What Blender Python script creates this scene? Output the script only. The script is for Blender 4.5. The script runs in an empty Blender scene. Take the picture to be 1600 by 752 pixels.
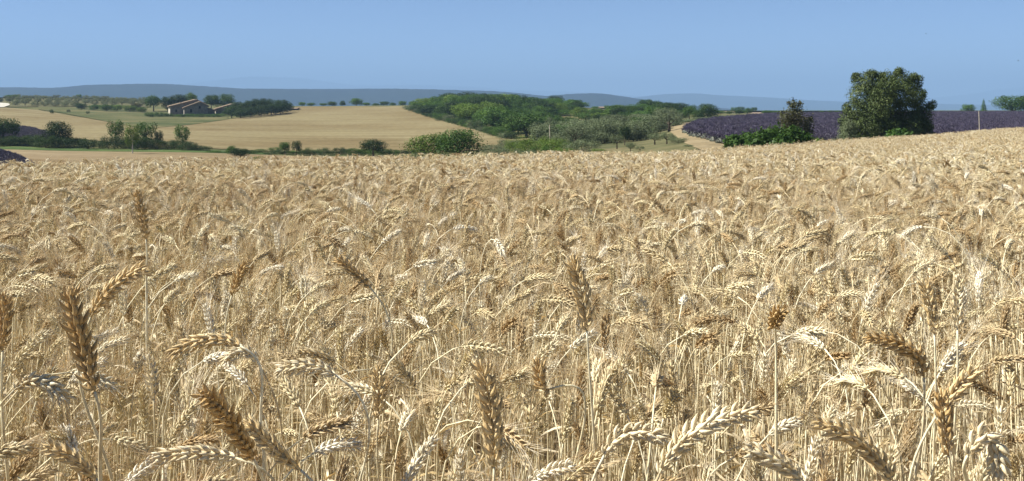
import bpy, math, random
import numpy as np
from mathutils import Vector, Matrix

R = math.radians
SC = bpy.context.scene
COL = SC.collection

# ------------------------------------------------------------------ camera, sky, sun, exposure
F, CX, H0, EYE = 1570.0, 800.0, 158.0, 1.17      # focal length and horizon of the 1600 px wide frame; eye height
cam_d = bpy.data.cameras.new('camera')
cam = bpy.data.objects.new('camera', cam_d); COL.objects.link(cam)
cam.location = (0, 0, EYE); cam.rotation_euler = (R(90), 0, 0)
cam_d.sensor_width = 36.0; cam_d.lens = 36.0 * F / 1600.0
cam_d.shift_y = -(376.0 - H0) / 1600.0
cam_d.clip_start = 0.05; cam_d.clip_end = 60000.0
SC.camera = cam

SUN_EL, SUN_AZ = R(48), R(-91)                   # azimuth measured from straight ahead, negative is left
to_sun = Vector((math.sin(SUN_AZ) * math.cos(SUN_EL), math.cos(SUN_AZ) * math.cos(SUN_EL), math.sin(SUN_EL)))
world = bpy.data.worlds.new('World'); SC.world = world; world.use_nodes = True
wn = world.node_tree.nodes; wl = world.node_tree.links
for n_ in list(wn): wn.remove(n_)
sky = wn.new('ShaderNodeTexSky'); sky.sky_type = 'NISHITA'; sky.sun_disc = False
sky.sun_elevation = SUN_EL; sky.sun_rotation = SUN_AZ
sky.altitude = 2000; sky.air_density = 0.5; sky.dust_density = 0.05; sky.ozone_density = 2.6
bg = wn.new('ShaderNodeBackground'); bg.inputs['Strength'].default_value = 0.063
wo = wn.new('ShaderNodeOutputWorld')
wl.new(sky.outputs[0], bg.inputs[0]); wl.new(bg.outputs[0], wo.inputs[0])

sun_d = bpy.data.lights.new('sun', 'SUN'); sun_d.energy = 5.0; sun_d.angle = R(0.53); sun_d.color = (1.0, 0.955, 0.85)
sun = bpy.data.objects.new('sun', sun_d); COL.objects.link(sun)
sun.rotation_euler = (-to_sun).to_track_quat('-Z', 'Y').to_euler()
sun.location = (-30, 10, 60)

SC.view_settings.view_transform = 'Standard'; SC.view_settings.look = 'None'
SC.view_settings.exposure = 1.25; SC.view_settings.gamma = 1.0; SC.view_settings.use_curve_mapping = False
SC.render.engine = 'CYCLES'
cy = SC.cycles
cy.max_bounces = 8; cy.diffuse_bounces = 4; cy.glossy_bounces = 2; cy.transmission_bounces = 3
cy.transparent_max_bounces = 8; cy.volume_bounces = 1
cy.use_adaptive_sampling = False
cy.use_denoising = True; cy.denoiser = 'OPENIMAGEDENOISE'; cy.denoising_input_passes = 'RGB_ALBEDO_NORMAL'; cy.denoising_prefilter = 'ACCURATE'
cy.sample_clamp_indirect = 8.0

# ------------------------------------------------------------------ helpers
def unit(v):
    v = np.asarray(v, float); return v / (np.linalg.norm(v, axis=-1, keepdims=True) + 1e-12)

def mesh_np(name, V, Fq, mats=(), fmat=None, smooth=False):
    """V (n,3); Fq a list of index tuples or an int array (m,k)."""
    me = bpy.data.meshes.new(name)
    V = np.asarray(V, np.float32)
    if isinstance(Fq, np.ndarray):
        k = Fq.shape[1]; m = len(Fq)
        me.vertices.add(len(V)); me.vertices.foreach_set('co', V.ravel())
        me.loops.add(m * k); me.loops.foreach_set('vertex_index', Fq.astype(np.int32).ravel())
        me.polygons.add(m); me.polygons.foreach_set('loop_start', np.arange(0, m * k, k, dtype=np.int32))
        me.update(calc_edges=True)
    else:
        me.from_pydata([tuple(map(float, v)) for v in V], [], Fq)
    for mt in mats: me.materials.append(mt)
    if fmat is not None: me.polygons.foreach_set('material_index', np.asarray(fmat, np.int32))
    if smooth: me.polygons.foreach_set('use_smooth', np.ones(len(me.polygons), bool))
    me.update()
    return me

class MB:
    def __init__(s): s.V = []; s.F = []; s.M = []; s.n = 0
    def add(s, V, Fc, mi=0):
        V = np.asarray(V, float)
        s.V.append(V)
        s.F += [tuple(int(i) + s.n for i in f) for f in Fc]; s.M += [mi] * len(Fc); s.n += len(V)
    def addmb(s, o, mi=0):
        if o.n: s.add(np.concatenate(o.V), o.F, mi)
    def mesh(s, name, mats, smooth=False):
        V = np.concatenate(s.V) if s.V else np.zeros((0, 3))
        return mesh_np(name, V, s.F, mats, s.M, smooth)

def link(name, data=None, parent=None, **props):
    o = bpy.data.objects.new(name, data); COL.objects.link(o)
    if parent is not None: o.parent = parent
    for k, v in props.items(): o[k] = v
    return o

def frames(P):
    """tangent and two side vectors along a polyline (parallel transport)"""
    P = np.asarray(P, float)
    T = unit(np.gradient(P, axis=0))
    a = np.array([0, 1.0, 0]) if abs(T[0][1]) < 0.9 else np.array([1.0, 0, 0])
    N = np.zeros_like(P); n = unit(a - T[0] * np.dot(a, T[0])); N[0] = n
    for i in range(1, len(P)):
        n = n - T[i] * np.dot(n, T[i]); n = n / (np.linalg.norm(n) + 1e-9); N[i] = n
    return T, N, np.cross(T, N)

def tube(mb, P, rad, sides=5, mi=0, cap=True):
    P = np.asarray(P, float); T, N, B = frames(P); k = len(P)
    rad = np.broadcast_to(rad, (k,))
    an = np.arange(sides) * 2 * math.pi / sides
    V = (P[:, None, :] + rad[:, None, None] * (np.cos(an)[None, :, None] * N[:, None, :] + np.sin(an)[None, :, None] * B[:, None, :])).reshape(-1, 3)
    Fc = []
    for i in range(k - 1):
        for j in range(sides):
            j2 = (j + 1) % sides
            Fc.append((i * sides + j, i * sides + j2, (i + 1) * sides + j2, (i + 1) * sides + j))
    if cap: Fc += [tuple(range(sides))[::-1], tuple((k - 1) * sides + j for j in range(sides))]
    mb.add(V, Fc, mi)

def bezier(p0, p1, p2, p3, n):
    t = np.linspace(0, 1, n)[:, None]
    return (1 - t) ** 3 * p0 + 3 * (1 - t) ** 2 * t * p1 + 3 * (1 - t) * t * t * p2 + t ** 3 * p3

# ------------------------------------------------------------------ materials
def mat(name, build):
    m = bpy.data.materials.new(name); m.use_nodes = True
    nt = m.node_tree; nt.nodes.clear()
    out = nt.nodes.new('ShaderNodeOutputMaterial')
    build(nt, out); return m

def N_(nt, t, **kw):
    n = nt.nodes.new(t)
    for k, v in kw.items(): setattr(n, k, v)
    return n

def ramp(nt, stops, interp='LINEAR'):
    r = nt.nodes.new('ShaderNodeValToRGB'); r.color_ramp.interpolation = interp
    el = r.color_ramp.elements
    while len(el) < len(stops): el.new(0.5)
    for e, (p, c) in zip(el, stops): e.position = p; e.color = (*c, 1)
    return r

def mixc(nt, fac, a, b, mode='MIX'):
    m = N_(nt, 'ShaderNodeMix', data_type='RGBA', blend_type=mode)
    for sock, v in ((m.inputs[0], fac), (m.inputs[6], a), (m.inputs[7], b)):
        if hasattr(v, 'is_linked') or hasattr(v, 'links'): nt.links.new(v, sock)
        elif isinstance(v, (int, float)): sock.default_value = v
        else: sock.default_value = (*v, 1)
    return m.outputs[2]

def leafy(nt, out, col, rough=0.6, trans=0.25, spec=0.3, tint=(1.15, 1.1, 0.7)):
    """diffuse + thin-leaf translucency"""
    p = N_(nt, 'ShaderNodeBsdfPrincipled'); p.inputs['Roughness'].default_value = rough
    p.inputs['Specular IOR Level'].default_value = spec
    nt.links.new(col, p.inputs['Base Color'])
    tr = N_(nt, 'ShaderNodeBsdfTranslucent')
    nt.links.new(mixc(nt, 1.0, col, tint, 'MULTIPLY'), tr.inputs[0])
    mx = N_(nt, 'ShaderNodeMixShader'); mx.inputs[0].default_value = trans
    nt.links.new(p.outputs[0], mx.inputs[1]); nt.links.new(tr.outputs[0], mx.inputs[2])
    nt.links.new(mx.outputs[0], out.inputs[0])

def noise(nt, scale, detail=3, vec=None, rough=0.55):
    n = N_(nt, 'ShaderNodeTexNoise'); n.inputs['Scale'].default_value = scale
    n.inputs['Detail'].default_value = detail; n.inputs['Roughness'].default_value = rough
    if vec is not None: nt.links.new(vec, n.inputs['Vector'])
    return n.outputs[0]

def objrand(nt):
    return N_(nt, 'ShaderNodeObjectInfo').outputs['Random']

def foliage(name, dark, mid, light, scale=3.0, trans=0.22, rough=0.55, var=0.35, spec=0.3):
    def b(nt, out):
        tc = N_(nt, 'ShaderNodeTexCoord').outputs['Object']
        n1 = noise(nt, scale, 4, tc)
        r = ramp(nt, [(0.3, dark), (0.5, mid), (0.72, light)]); nt.links.new(n1, r.inputs[0])
        hs = N_(nt, 'ShaderNodeHueSaturation')
        mr = N_(nt, 'ShaderNodeMapRange'); mr.inputs['To Min'].default_value = 1 - var; mr.inputs['To Max'].default_value = 1 + var
        nt.links.new(objrand(nt), mr.inputs['Value']); nt.links.new(mr.outputs[0], hs.inputs['Value'])
        nt.links.new(r.outputs[0], hs.inputs['Color'])
        leafy(nt, out, hs.outputs[0], rough, trans, spec)
    return mat(name, b)

def plain(name, c1, c2, scale=5, rough=0.8, spec=0.2, detail=4, bump=0.0):
    def b(nt, out):
        tc = N_(nt, 'ShaderNodeTexCoord').outputs['Object']
        n1 = noise(nt, scale, detail, tc)
        p = N_(nt, 'ShaderNodeBsdfPrincipled'); p.inputs['Roughness'].default_value = rough
        p.inputs['Specular IOR Level'].default_value = spec
        r = ramp(nt, [(0.35, c1), (0.65, c2)]); nt.links.new(n1, r.inputs[0])
        nt.links.new(r.outputs[0], p.inputs['Base Color'])
        if bump:
            bp = N_(nt, 'ShaderNodeBump'); bp.inputs['Strength'].default_value = bump
            nt.links.new(noise(nt, scale * 6, 3, tc), bp.inputs['Height']); nt.links.new(bp.outputs[0], p.inputs['Normal'])
        nt.links.new(p.outputs[0], out.inputs[0])
    return mat(name, b)

def straw(name, stops, trans, fine=220.0, rough=0.6, spec=0.22):
    """dry straw: tone differs from plant to plant, with fine mottling"""
    def b(nt, out):
        r = ramp(nt, stops); nt.links.new(objrand(nt), r.inputs[0])
        tc = N_(nt, 'ShaderNodeTexCoord').outputs['Object']
        n1 = noise(nt, fine, 2, tc)
        r2 = ramp(nt, [(0.3, (0.74, 0.69, 0.60)), (0.6, (1.06, 1.06, 1.02))]); nt.links.new(n1, r2.inputs[0])
        drift = noise(nt, 0.45, 3, N_(nt, 'ShaderNodeNewGeometry').outputs['Position'])
        r3 = ramp(nt, [(0.35, (0.92, 0.885, 0.82)), (0.65, (1.04, 1.04, 1.0))]); nt.links.new(drift, r3.inputs[0])
        c = mixc(nt, 1.0, mixc(nt, 1.0, r.outputs[0], r2.outputs[0], 'MULTIPLY'), r3.outputs[0], 'MULTIPLY')
        leafy(nt, out, c, rough, trans, spec, tint=(1.0, 0.85, 0.6))
        pb = [n for n in nt.nodes if n.type == 'BSDF_PRINCIPLED'][0]
        bp = N_(nt, 'ShaderNodeBump'); bp.inputs['Strength'].default_value = 0.5; bp.inputs['Distance'].default_value = 0.0006
        nt.links.new(noise(nt, 700, 3, tc), bp.inputs['Height']); nt.links.new(bp.outputs[0], pb.inputs['Normal'])
    return mat(name, b)

M = {}
M['ear'] = straw('wheat ear', [(0.0, (0.4137, 0.2928, 0.1584)), (0.15, (0.5614, 0.4444, 0.2841)), (0.45, (0.6895, 0.611, 0.4208)), (0.8, (0.7683, 0.7069, 0.5465)), (1.0, (0.8471, 0.818, 0.7542))], 0.12)
M['ear_brown'] = straw('brown wheat ear', [(0.0, (0.47, 0.325, 0.155)), (1.0, (0.58, 0.43, 0.235))], 0.10)
M['ear_tan'] = straw('tan wheat ear', [(0.0, (0.60, 0.46, 0.26)), (1.0, (0.70, 0.565, 0.35))], 0.10)
M['ear_pale'] = straw('pale wheat ear', [(0.0, (0.722, 0.6185, 0.4275)), (1.0, (0.798, 0.7347, 0.594))], 0.14)
M['stem'] = straw('wheat stem', [(0.0, (0.6304, 0.5352, 0.3771)), (0.5, (0.7388, 0.6767, 0.5027)), (1.0, (0.8274, 0.7877, 0.6558))], 0.12, 60)
M['awn'] = straw('wheat awn', [(0.0, (0.591, 0.4848, 0.317)), (0.6, (0.7289, 0.6362, 0.47)), (1.0, (0.8471, 0.818, 0.7542))], 0.35, 60)
M['blade'] = straw('dry wheat leaf', [(0.0, (0.5516, 0.4444, 0.2952)), (0.6, (0.7092, 0.616, 0.4591)), (1.0, (0.8175, 0.7675, 0.6558))], 0.35, 90)
M['soil'] = plain('wheat field soil', (0.154, 0.1155, 0.07), (0.28, 0.217, 0.14), 9, 0.95, 0.05, 6, 0.4)

def ground_mat(name, build_col, bump_s=0.0, bscale=3.0):
    def b(nt, out):
        geo = N_(nt, 'ShaderNodeNewGeometry').outputs['Position']
        p = N_(nt, 'ShaderNodeBsdfPrincipled'); p.inputs['Roughness'].default_value = 0.95
        p.inputs['Specular IOR Level'].default_value = 0.05
        nt.links.new(build_col(nt, geo), p.inputs['Base Color'])
        if bump_s:
            bp = N_(nt, 'ShaderNodeBump'); bp.inputs['Strength'].default_value = bump_s; bp.inputs['Distance'].default_value = 0.3
            nt.links.new(noise(nt, bscale, 4, geo), bp.inputs['Height']); nt.links.new(bp.outputs[0], p.inputs['Normal'])
        nt.links.new(p.outputs[0], out.inputs[0])
    return mat(name, b)

def col_stubble(c1, c2, c3, ang, sx=0.02, sy=0.5):
    def f(nt, geo):
        mp = N_(nt, 'ShaderNodeMapping'); mp.inputs['Rotation'].default_value = (0, 0, R(ang)); mp.inputs['Scale'].default_value = (sx, sy, 0)
        nt.links.new(geo, mp.inputs['Vector'])
        streak = noise(nt, 1.0, 4, mp.outputs[0])
        r1 = ramp(nt, [(0.36, c1), (0.52, c2), (0.68, c3)]); nt.links.new(streak, r1.inputs[0])
        big = noise(nt, 0.025, 4, geo)
        r2 = ramp(nt, [(0.38, (0.80, 0.73, 0.66)), (0.55, (1.02, 1.01, 1.0)), (0.7, (1.08, 1.08, 1.05))]); nt.links.new(big, r2.inputs[0])
        fine = noise(nt, 1.3, 3, geo)
        r3 = ramp(nt, [(0.3, (0.82, 0.80, 0.78)), (0.7, (1.14, 1.14, 1.12))]); nt.links.new(fine, r3.inputs[0])
        return mixc(nt, 1.0, mixc(nt, 1.0, r1.outputs[0], r2.outputs[0], 'MULTIPLY'), r3.outputs[0], 'MULTIPLY')
    return f

def col_patchy(stops, s1, s2):
    def f(nt, geo):
        a = noise(nt, s1, 5, geo); r1 = ramp(nt, stops); nt.links.new(a, r1.inputs[0])
        b = noise(nt, s2, 3, geo); r2 = ramp(nt, [(0.3, (0.75, 0.75, 0.72)), (0.7, (1.15, 1.15, 1.1))]); nt.links.new(b, r2.inputs[0])
        return mixc(nt, 1.0, r1.outputs[0], r2.outputs[0], 'MULTIPLY')
    return f

M['ground'] = ground_mat('dry grassland', col_patchy([(0.3, (0.05, 0.065, 0.025)), (0.5, (0.10, 0.10, 0.045)), (0.68, (0.19, 0.16, 0.08))], 0.07, 0.9), 0.5, 1.2)
M['stubble'] = ground_mat('mown stubble', col_stubble((0.1471, 0.1223, 0.0644), (0.1802, 0.1532, 0.0854), (0.206, 0.1781, 0.1036), 14), 0.3, 1.5)
M['stubble2'] = ground_mat('mown stubble strip', col_stubble((0.1632, 0.1296, 0.07481), (0.2058, 0.164, 0.101), (0.2331, 0.1906, 0.1234), 3, 0.03, 0.7), 0.3, 1.5)
M['verge'] = ground_mat('green verge', col_patchy([(0.3, (0.0425, 0.07225, 0.0238)), (0.6, (0.0765, 0.1105, 0.03825)), (0.75, (0.136, 0.1445, 0.0595))], 0.15, 1.5), 0.6, 2.0)
M['bank'] = ground_mat('grassy bank', col_patchy([(0.3, (0.05175, 0.06555, 0.02622)), (0.5, (0.08625, 0.0897, 0.04002)), (0.72, (0.1518, 0.1311, 0.069))], 0.09, 1.2), 0.6, 1.2)
M['grove'] = ground_mat('grove grass', col_patchy([(0.3, (0.06256, 0.06992, 0.03312)), (0.55, (0.1141, 0.1067, 0.0552)), (0.72, (0.1693, 0.1398, 0.07728))], 0.16, 1.2), 0.6, 1.5)
M['track'] = ground_mat('dirt track', col_patchy([(0.3, (0.1806, 0.1426, 0.08427)), (0.55, (0.2332, 0.1861, 0.1154)), (0.75, (0.2708, 0.2257, 0.1508))], 0.35, 2.2), 0.5, 2.0)
M['clearing'] = ground_mat('pale clearing', col_patchy([(0.3, (0.17, 0.1445, 0.0765)), (0.5, (0.289, 0.2125, 0.1275)), (0.72, (0.357, 0.272, 0.1785))], 0.25, 1.6), 0.5, 1.5)
M['plain'] = ground_mat('patchwork plain', col_patchy([(0.3, (0.02, 0.032, 0.014)), (0.55, (0.05, 0.062, 0.028)), (0.7, (0.12, 0.105, 0.06))], 0.008, 0.05))
M['lane'] = ground_mat('white gravel lane', col_patchy([(0.3, (0.374, 0.3604, 0.3264)), (0.7, (0.476, 0.4556, 0.4148))], 0.35, 2.2))
M['lavsoil'] = ground_mat('lavender field soil', col_patchy([(0.3, (0.11, 0.09, 0.08)), (0.7, (0.19, 0.15, 0.12))], 0.35, 2.2), 0.4, 2.0)
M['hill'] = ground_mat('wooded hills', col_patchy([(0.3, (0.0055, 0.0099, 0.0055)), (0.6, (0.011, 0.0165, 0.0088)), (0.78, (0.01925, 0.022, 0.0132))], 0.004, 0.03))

M['oak'] = foliage('oak leaves', (0.0252, 0.057, 0.0108), (0.0504, 0.1026, 0.018), (0.09, 0.1568, 0.0288), spec=0.15)
M['oak_dark'] = foliage('dark oak leaves', (0.01584, 0.03326, 0.009504), (0.02693, 0.05386, 0.01346), (0.04594, 0.0792, 0.02059), var=0.25, spec=0.15)
M['oak_light'] = foliage('light green leaves', (0.0594, 0.1035, 0.018), (0.1008, 0.1602, 0.027), (0.1395, 0.1998, 0.0378), var=0.2, spec=0.15)
M['olive'] = foliage('olive leaves', (0.0782, 0.103, 0.0506), (0.1214, 0.1518, 0.07912), (0.1702, 0.2006, 0.1122), var=0.18, trans=0.12, spec=0.15)
M['holm'] = foliage('holm oak leaves', (0.04072, 0.06311, 0.01832), (0.07329, 0.1018, 0.03054), (0.1202, 0.1486, 0.0509), scale=0.8, var=0.05, trans=0.10, spec=0.15)
M['laurel'] = foliage('broad green leaves', (0.0323, 0.0722, 0.01425), (0.0551, 0.1064, 0.0209), (0.0836, 0.1425, 0.0304), scale=1.5, var=0.15, trans=0.3, rough=0.5, spec=0.12)
M['olive_pale'] = foliage('pale olive leaves', (0.10, 0.12, 0.062), (0.14, 0.16, 0.088), (0.19, 0.205, 0.12), var=0.18, trans=0.15, spec=0.1)
M['rust'] = foliage('half dry leaves', (0.060, 0.056, 0.030), (0.075, 0.078, 0.036), (0.095, 0.110, 0.045), scale=0.9, var=0.1, spec=0.15)
M['bark'] = plain('bark', (0.07, 0.055, 0.04), (0.14, 0.11, 0.085), 8, 0.9, 0.1, 5, 0.5)
M['bark_pale'] = plain('pale bark', (0.42, 0.38, 0.32), (0.58, 0.53, 0.46), 8, 0.9, 0.1, 5, 0.4)
M['lav_flower'] = foliage('lavender flowers', (0.03633, 0.03027, 0.056), (0.05146, 0.04162, 0.07417), (0.06963, 0.05752, 0.0946), scale=4, var=0.3, trans=0.1)
M['lav_green'] = foliage('lavender stems', (0.033, 0.039, 0.027), (0.051, 0.057, 0.039), (0.072, 0.078, 0.054), scale=6, var=0.2, trans=0.1)
M['stone'] = plain('rubble stone wall', (0.1495, 0.132, 0.1099), (0.2376, 0.2111, 0.1716), 1.6, 0.95, 0.1, 8, 0.6)
M['render'] = plain('pale lime render and sunlit wall tone', (0.391, 0.357, 0.2975), (0.476, 0.4335, 0.3655), 1.2, 0.95, 0.1, 6, 0.2)  # render of the distant houses; on the farm's left walls a painted sunlit tone
M['tile'] = plain('clay roof tiles', (0.159, 0.1193, 0.08309), (0.2384, 0.1806, 0.13), 1.8, 0.9, 0.1, 8, 0.5)
M['dark'] = plain('dark opening', (0.02, 0.018, 0.016), (0.03, 0.027, 0.022), 2, 0.5, 0.3)
M['wood'] = plain('weathered wood', (0.30, 0.26, 0.21), (0.46, 0.41, 0.34), 12, 0.9, 0.1, 5, 0.3)
M['bird'] = plain('bird feathers', (0.03, 0.03, 0.035), (0.06, 0.055, 0.055), 20, 0.7, 0.2)

# ------------------------------------------------------------------ the lie of the land
# columns: direction (in photo px) -> (distance m, height relative to the eye m)
COLS = {
    -500: [(0, -1.17), (4, -1.17), (8, -1.33), (12, -1.58), (18, -2.0), (30, -2.9), (45, -3.5), (60, -3.9), (88, -4.5), (104, -4.6), (112, -4.4), (150, -4.0), (190, -3.2), (240, -1.7), (280, -0.8), (340, 0.4), (390, 1.4), (450, 0.8), (700, -20), (1500, -45), (20000, -60)],
    0:    [(0, -1.17), (4, -1.17), (8, -1.32), (12, -1.56), (18, -2.0), (30, -2.9), (45, -3.4), (60, -3.75), (88, -4.5), (98, -4.75), (104, -4.8), (112, -4.55), (150, -4.3), (190, -3.2), (240, -2.0), (280, -1.4), (340, 0.2), (385, 1.0), (450, 0.4), (700, -20), (1500, -45), (20000, -60)],
    100:  [(0, -1.17), (4, -1.17), (8, -1.32), (12, -1.54), (18, -2.0), (30, -3.0), (45, -3.6), (60, -3.9), (90, -4.75), (100, -4.95), (105, -5.0), (112, -4.75), (150, -4.5), (190, -3.8), (240, -2.7), (280, -1.9), (340, -0.1), (385, 0.9), (450, 0.4), (700, -20), (1500, -45), (20000, -60)],
    300:  [(0, -1.17), (4, -1.17), (8, -1.31), (13, -1.57), (20, -2.1), (32, -3.2), (60, -4.3), (90, -5.0), (100, -5.15), (106, -5.2), (130, -5.05), (160, -4.7), (200, -4.1), (240, -3.5), (280, -2.4), (330, -1.3), (380, -0.8), (450, -1.5), (700, -20), (1500, -45), (20000, -60)],
    500:  [(0, -1.17), (4, -1.17), (8, -1.31), (14, -1.60), (21, -2.1), (34, -3.3), (60, -4.5), (90, -5.3), (104, -5.6), (115, -5.65), (145, -5.3), (180, -4.75), (220, -3.7), (255, -2.6), (300, -1.55), (330, -1.7), (400, -3.0), (700, -20), (1500, -45), (20000, -60)],
    700:  [(0, -1.17), (4, -1.17), (8, -1.31), (14.5, -1.60), (22, -2.1), (36, -3.2), (60, -4.2), (82, -4.75), (104, -5.4), (125, -5.4), (155, -5.0), (190, -4.2), (230, -2.6), (265, -1.4), (300, -1.2), (340, -2), (420, -4), (700, -20), (1500, -45), (20000, -60)],
    800:  [(0, -1.17), (4, -1.17), (8, -1.30), (15, -1.60), (23, -2.1), (38, -3.0), (60, -3.7), (80, -4.3), (100, -4.9), (130, -5.1), (160, -4.6), (190, -3.8), (230, -2.3), (265, -1.3), (300, -1.2), (340, -2), (420, -4), (700, -20), (1500, -45), (20000, -60)],
    900:  [(0, -1.17), (4, -1.17), (8, -1.30), (16, -1.62), (24, -2.05), (40, -2.7), (60, -3.3), (80, -3.9), (100, -4.3), (130, -4.6), (160, -4.3), (190, -3.7), (230, -2.5), (265, -1.6), (300, -1.8), (340, -2.6), (420, -4), (700, -20), (1500, -45), (20000, -60)],
    1000: [(0, -1.17), (4, -1.17), (8, -1.30), (18, -1.76), (26, -2.14), (40, -2.5), (60, -2.95), (80, -3.5), (100, -3.9), (130, -4.0), (170, -3.6), (220, -2.95), (260, -2.9), (320, -3.6), (420, -5), (700, -20), (1500, -45), (20000, -60)],
    1100: [(0, -1.17), (4, -1.17), (8, -1.30), (20, -1.80), (28, -2.12), (40, -2.25), (60, -2.4), (80, -2.55), (100, -2.65), (150, -2.85), (200, -2.95), (260, -3.2), (320, -3.8), (420, -5), (700, -20), (1500, -45), (20000, -60)],
    1200: [(0, -1.17), (4, -1.17), (8, -1.30), (24, -1.92), (34, -2.26), (48, -2.42), (60, -2.5), (100, -2.6), (150, -2.6), (200, -2.9), (260, -3.4), (320, -4), (420, -5), (700, -20), (1500, -45), (20000, -60)],
    1400: [(0, -1.17), (4, -1.17), (8, -1.29), (14, -1.52), (24, -1.80), (34, -2.06), (46, -2.38), (60, -2.55), (100, -2.6), (180, -2.5), (210, -2.7), (260, -3.4), (420, -5), (700, -20), (1500, -45), (20000, -60)],
    1600: [(0, -1.17), (4, -1.16), (8, -1.25), (14, -1.43), (24, -1.64), (40, -1.89), (50, -2.1), (60, -2.25), (100, -2.45), (180, -2.45), (210, -2.7), (260, -3.4), (420, -5), (700, -20), (1500, -45), (20000, -60)],
    2100: [(0, -1.17), (4, -1.15), (8, -1.2), (14, -1.3), (24, -1.45), (44, -1.75), (55, -2.0), (64, -2.15), (100, -2.35), (180, -2.35), (210, -2.6), (260, -3.2), (420, -5), (700, -20), (1500, -45), (20000, -60)],
}
def pchip(xk, yk, x):
    xk = np.asarray(xk, float); yk = np.asarray(yk, float)
    h = np.diff(xk); d = np.diff(yk) / h
    m = np.zeros(len(xk)); m[0] = d[0]; m[-1] = d[-1]
    for i in range(1, len(xk) - 1):
        if d[i - 1] * d[i] > 0:
            w1 = 2 * h[i] + h[i - 1]; w2 = h[i] + 2 * h[i - 1]
            m[i] = (w1 + w2) / (w1 / d[i - 1] + w2 / d[i])
    i = np.clip(np.searchsorted(xk, x) - 1, 0, len(xk) - 2)
    t = (x - xk[i]) / h[i]
    return (yk[i] * (1 + 2 * t) * (1 - t) ** 2 + m[i] * h[i] * t * (1 - t) ** 2 + yk[i + 1] * t * t * (3 - 2 * t) + m[i + 1] * h[i] * t * t * (t - 1))

L0 = 3.0
LG = np.linspace(math.log(L0), math.log(20000 + L0), 900)          # log distance grid
DG = np.exp(LG) - L0
PXK = sorted(COLS)
_tab = np.array([pchip([a for a, b in COLS[k]], [b for a, b in COLS[k]], np.clip(DG, 0, 20000)) for k in PXK])
PXG = np.linspace(-500, 2100, 261)
TAB = np.array([pchip(PXK, _tab[:, j], PXG) for j in range(len(DG))]).T       # [px, D]
_ker = np.exp(-np.linspace(-2, 2, 9) ** 2); _ker /= _ker.sum()
TAB = np.array([np.convolve(np.pad(r, 4, mode='edge'), _ker, mode='valid') for r in TAB])

def T(x, y):
    """ground height"""
    x = np.asarray(x, float); y = np.asarray(y, float)
    D = np.clip(y, 0, 19999); px = np.clip(CX + F * x / np.maximum(D, 4.0), -500, 2099.99)
    a = (px + 500) / 2600 * 260; i = np.clip(a.astype(int), 0, 259); fa = a - i
    b = (np.log(D + L0) - LG[0]) / (LG[1] - LG[0]); j = np.clip(b.astype(int), 0, 898); fb = b - j
    z = (TAB[i, j] * (1 - fa) + TAB[i + 1, j] * fa) * (1 - fb) + (TAB[i, j + 1] * (1 - fa) + TAB[i + 1, j + 1] * fa) * fb
    return z + EYE

def pix(px, py, D): return np.array([(px - CX) / F * D, D, EYE + (H0 - py) / F * D])
def xat(px, D): return (px - CX) / F * D
def hit(px, py, dmin=42.0, dmax=600.0):
    """distance at which the sight line meets the ground"""
    d = np.geomspace(dmin, dmax, 700)
    s = EYE + (H0 - py) / F * d - T(xat(px, d), d)
    k = np.nonzero(s <= 0)[0]
    return float(d[k[0]]) if len(k) else dmax

# ground sheet
def sgrid(n, lim, s): 
    t = np.linspace(-1, 1, n); k = math.asinh(lim / s); return s * np.sinh(t * k)
gx = sgrid(361, 16000, 25.0)
gy = np.concatenate([np.linspace(-400, -10, 14), np.linspace(-8, 0, 5), np.exp(np.linspace(math.log(3.0), math.log(15000 + 3.0), 480))[1:] - 3.0])
GX, GY = np.meshgrid(gx, gy)
GZ = T(GX, GY)
nx, ny = len(gx), len(gy)
ii = np.arange(nx * ny).reshape(ny, nx)
Q = np.stack([ii[:-1, :-1], ii[:-1, 1:], ii[1:, 1:], ii[1:, :-1]], -1).reshape(-1, 4)
g = link('ground', mesh_np('ground', np.stack([GX, GY, GZ], -1).reshape(-1, 3), Q, [M['ground']], smooth=True), kind='structure')

PATCH = {}
def patch(name, m, prof, off, far_max=600, dmin=42.0, rows=60, in_D=False, wob=0.0):
    """a field laid over the ground: prof = [(px, near, far)], near and far as photo rows (or distances)"""
    pr = np.array(prof, float)
    pxs = np.linspace(pr[0, 0], pr[-1, 0], max(24, int((pr[-1, 0] - pr[0, 0]) / 4)))
    nn = np.interp(pxs, pr[:, 0], pr[:, 1]); ff = np.interp(pxs, pr[:, 0], pr[:, 2])
    if not in_D:
        nn = np.array([hit(a, b, dmin, far_max) for a, b in zip(pxs, nn)]); ff = np.array([hit(a, b, dmin, far_max) for a, b in zip(pxs, ff)])
    rs = np.random.RandomState(len(name))
    ff = np.maximum(ff * (1 + wob * rs.randn(len(ff))), nn * 1.002)
    PATCH[name] = (pxs, nn, ff)
    t = np.linspace(0, 1, rows)[:, None]
    D = nn[None] * (ff / nn)[None] ** t
    X = (pxs[None] - CX) / F * D
    Z = T(X, D) + off * (0.6 + D / 150.0)
    k = np.arange(rows * len(pxs)).reshape(rows, len(pxs))
    q = np.stack([k[:-1, :-1], k[:-1, 1:], k[1:, 1:], k[1:, :-1]], -1).reshape(-1, 4)
    return link(name, mesh_np(name, np.stack([X, D, Z], -1).reshape(-1, 3), q, [m], smooth=True), kind='structure')

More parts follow.
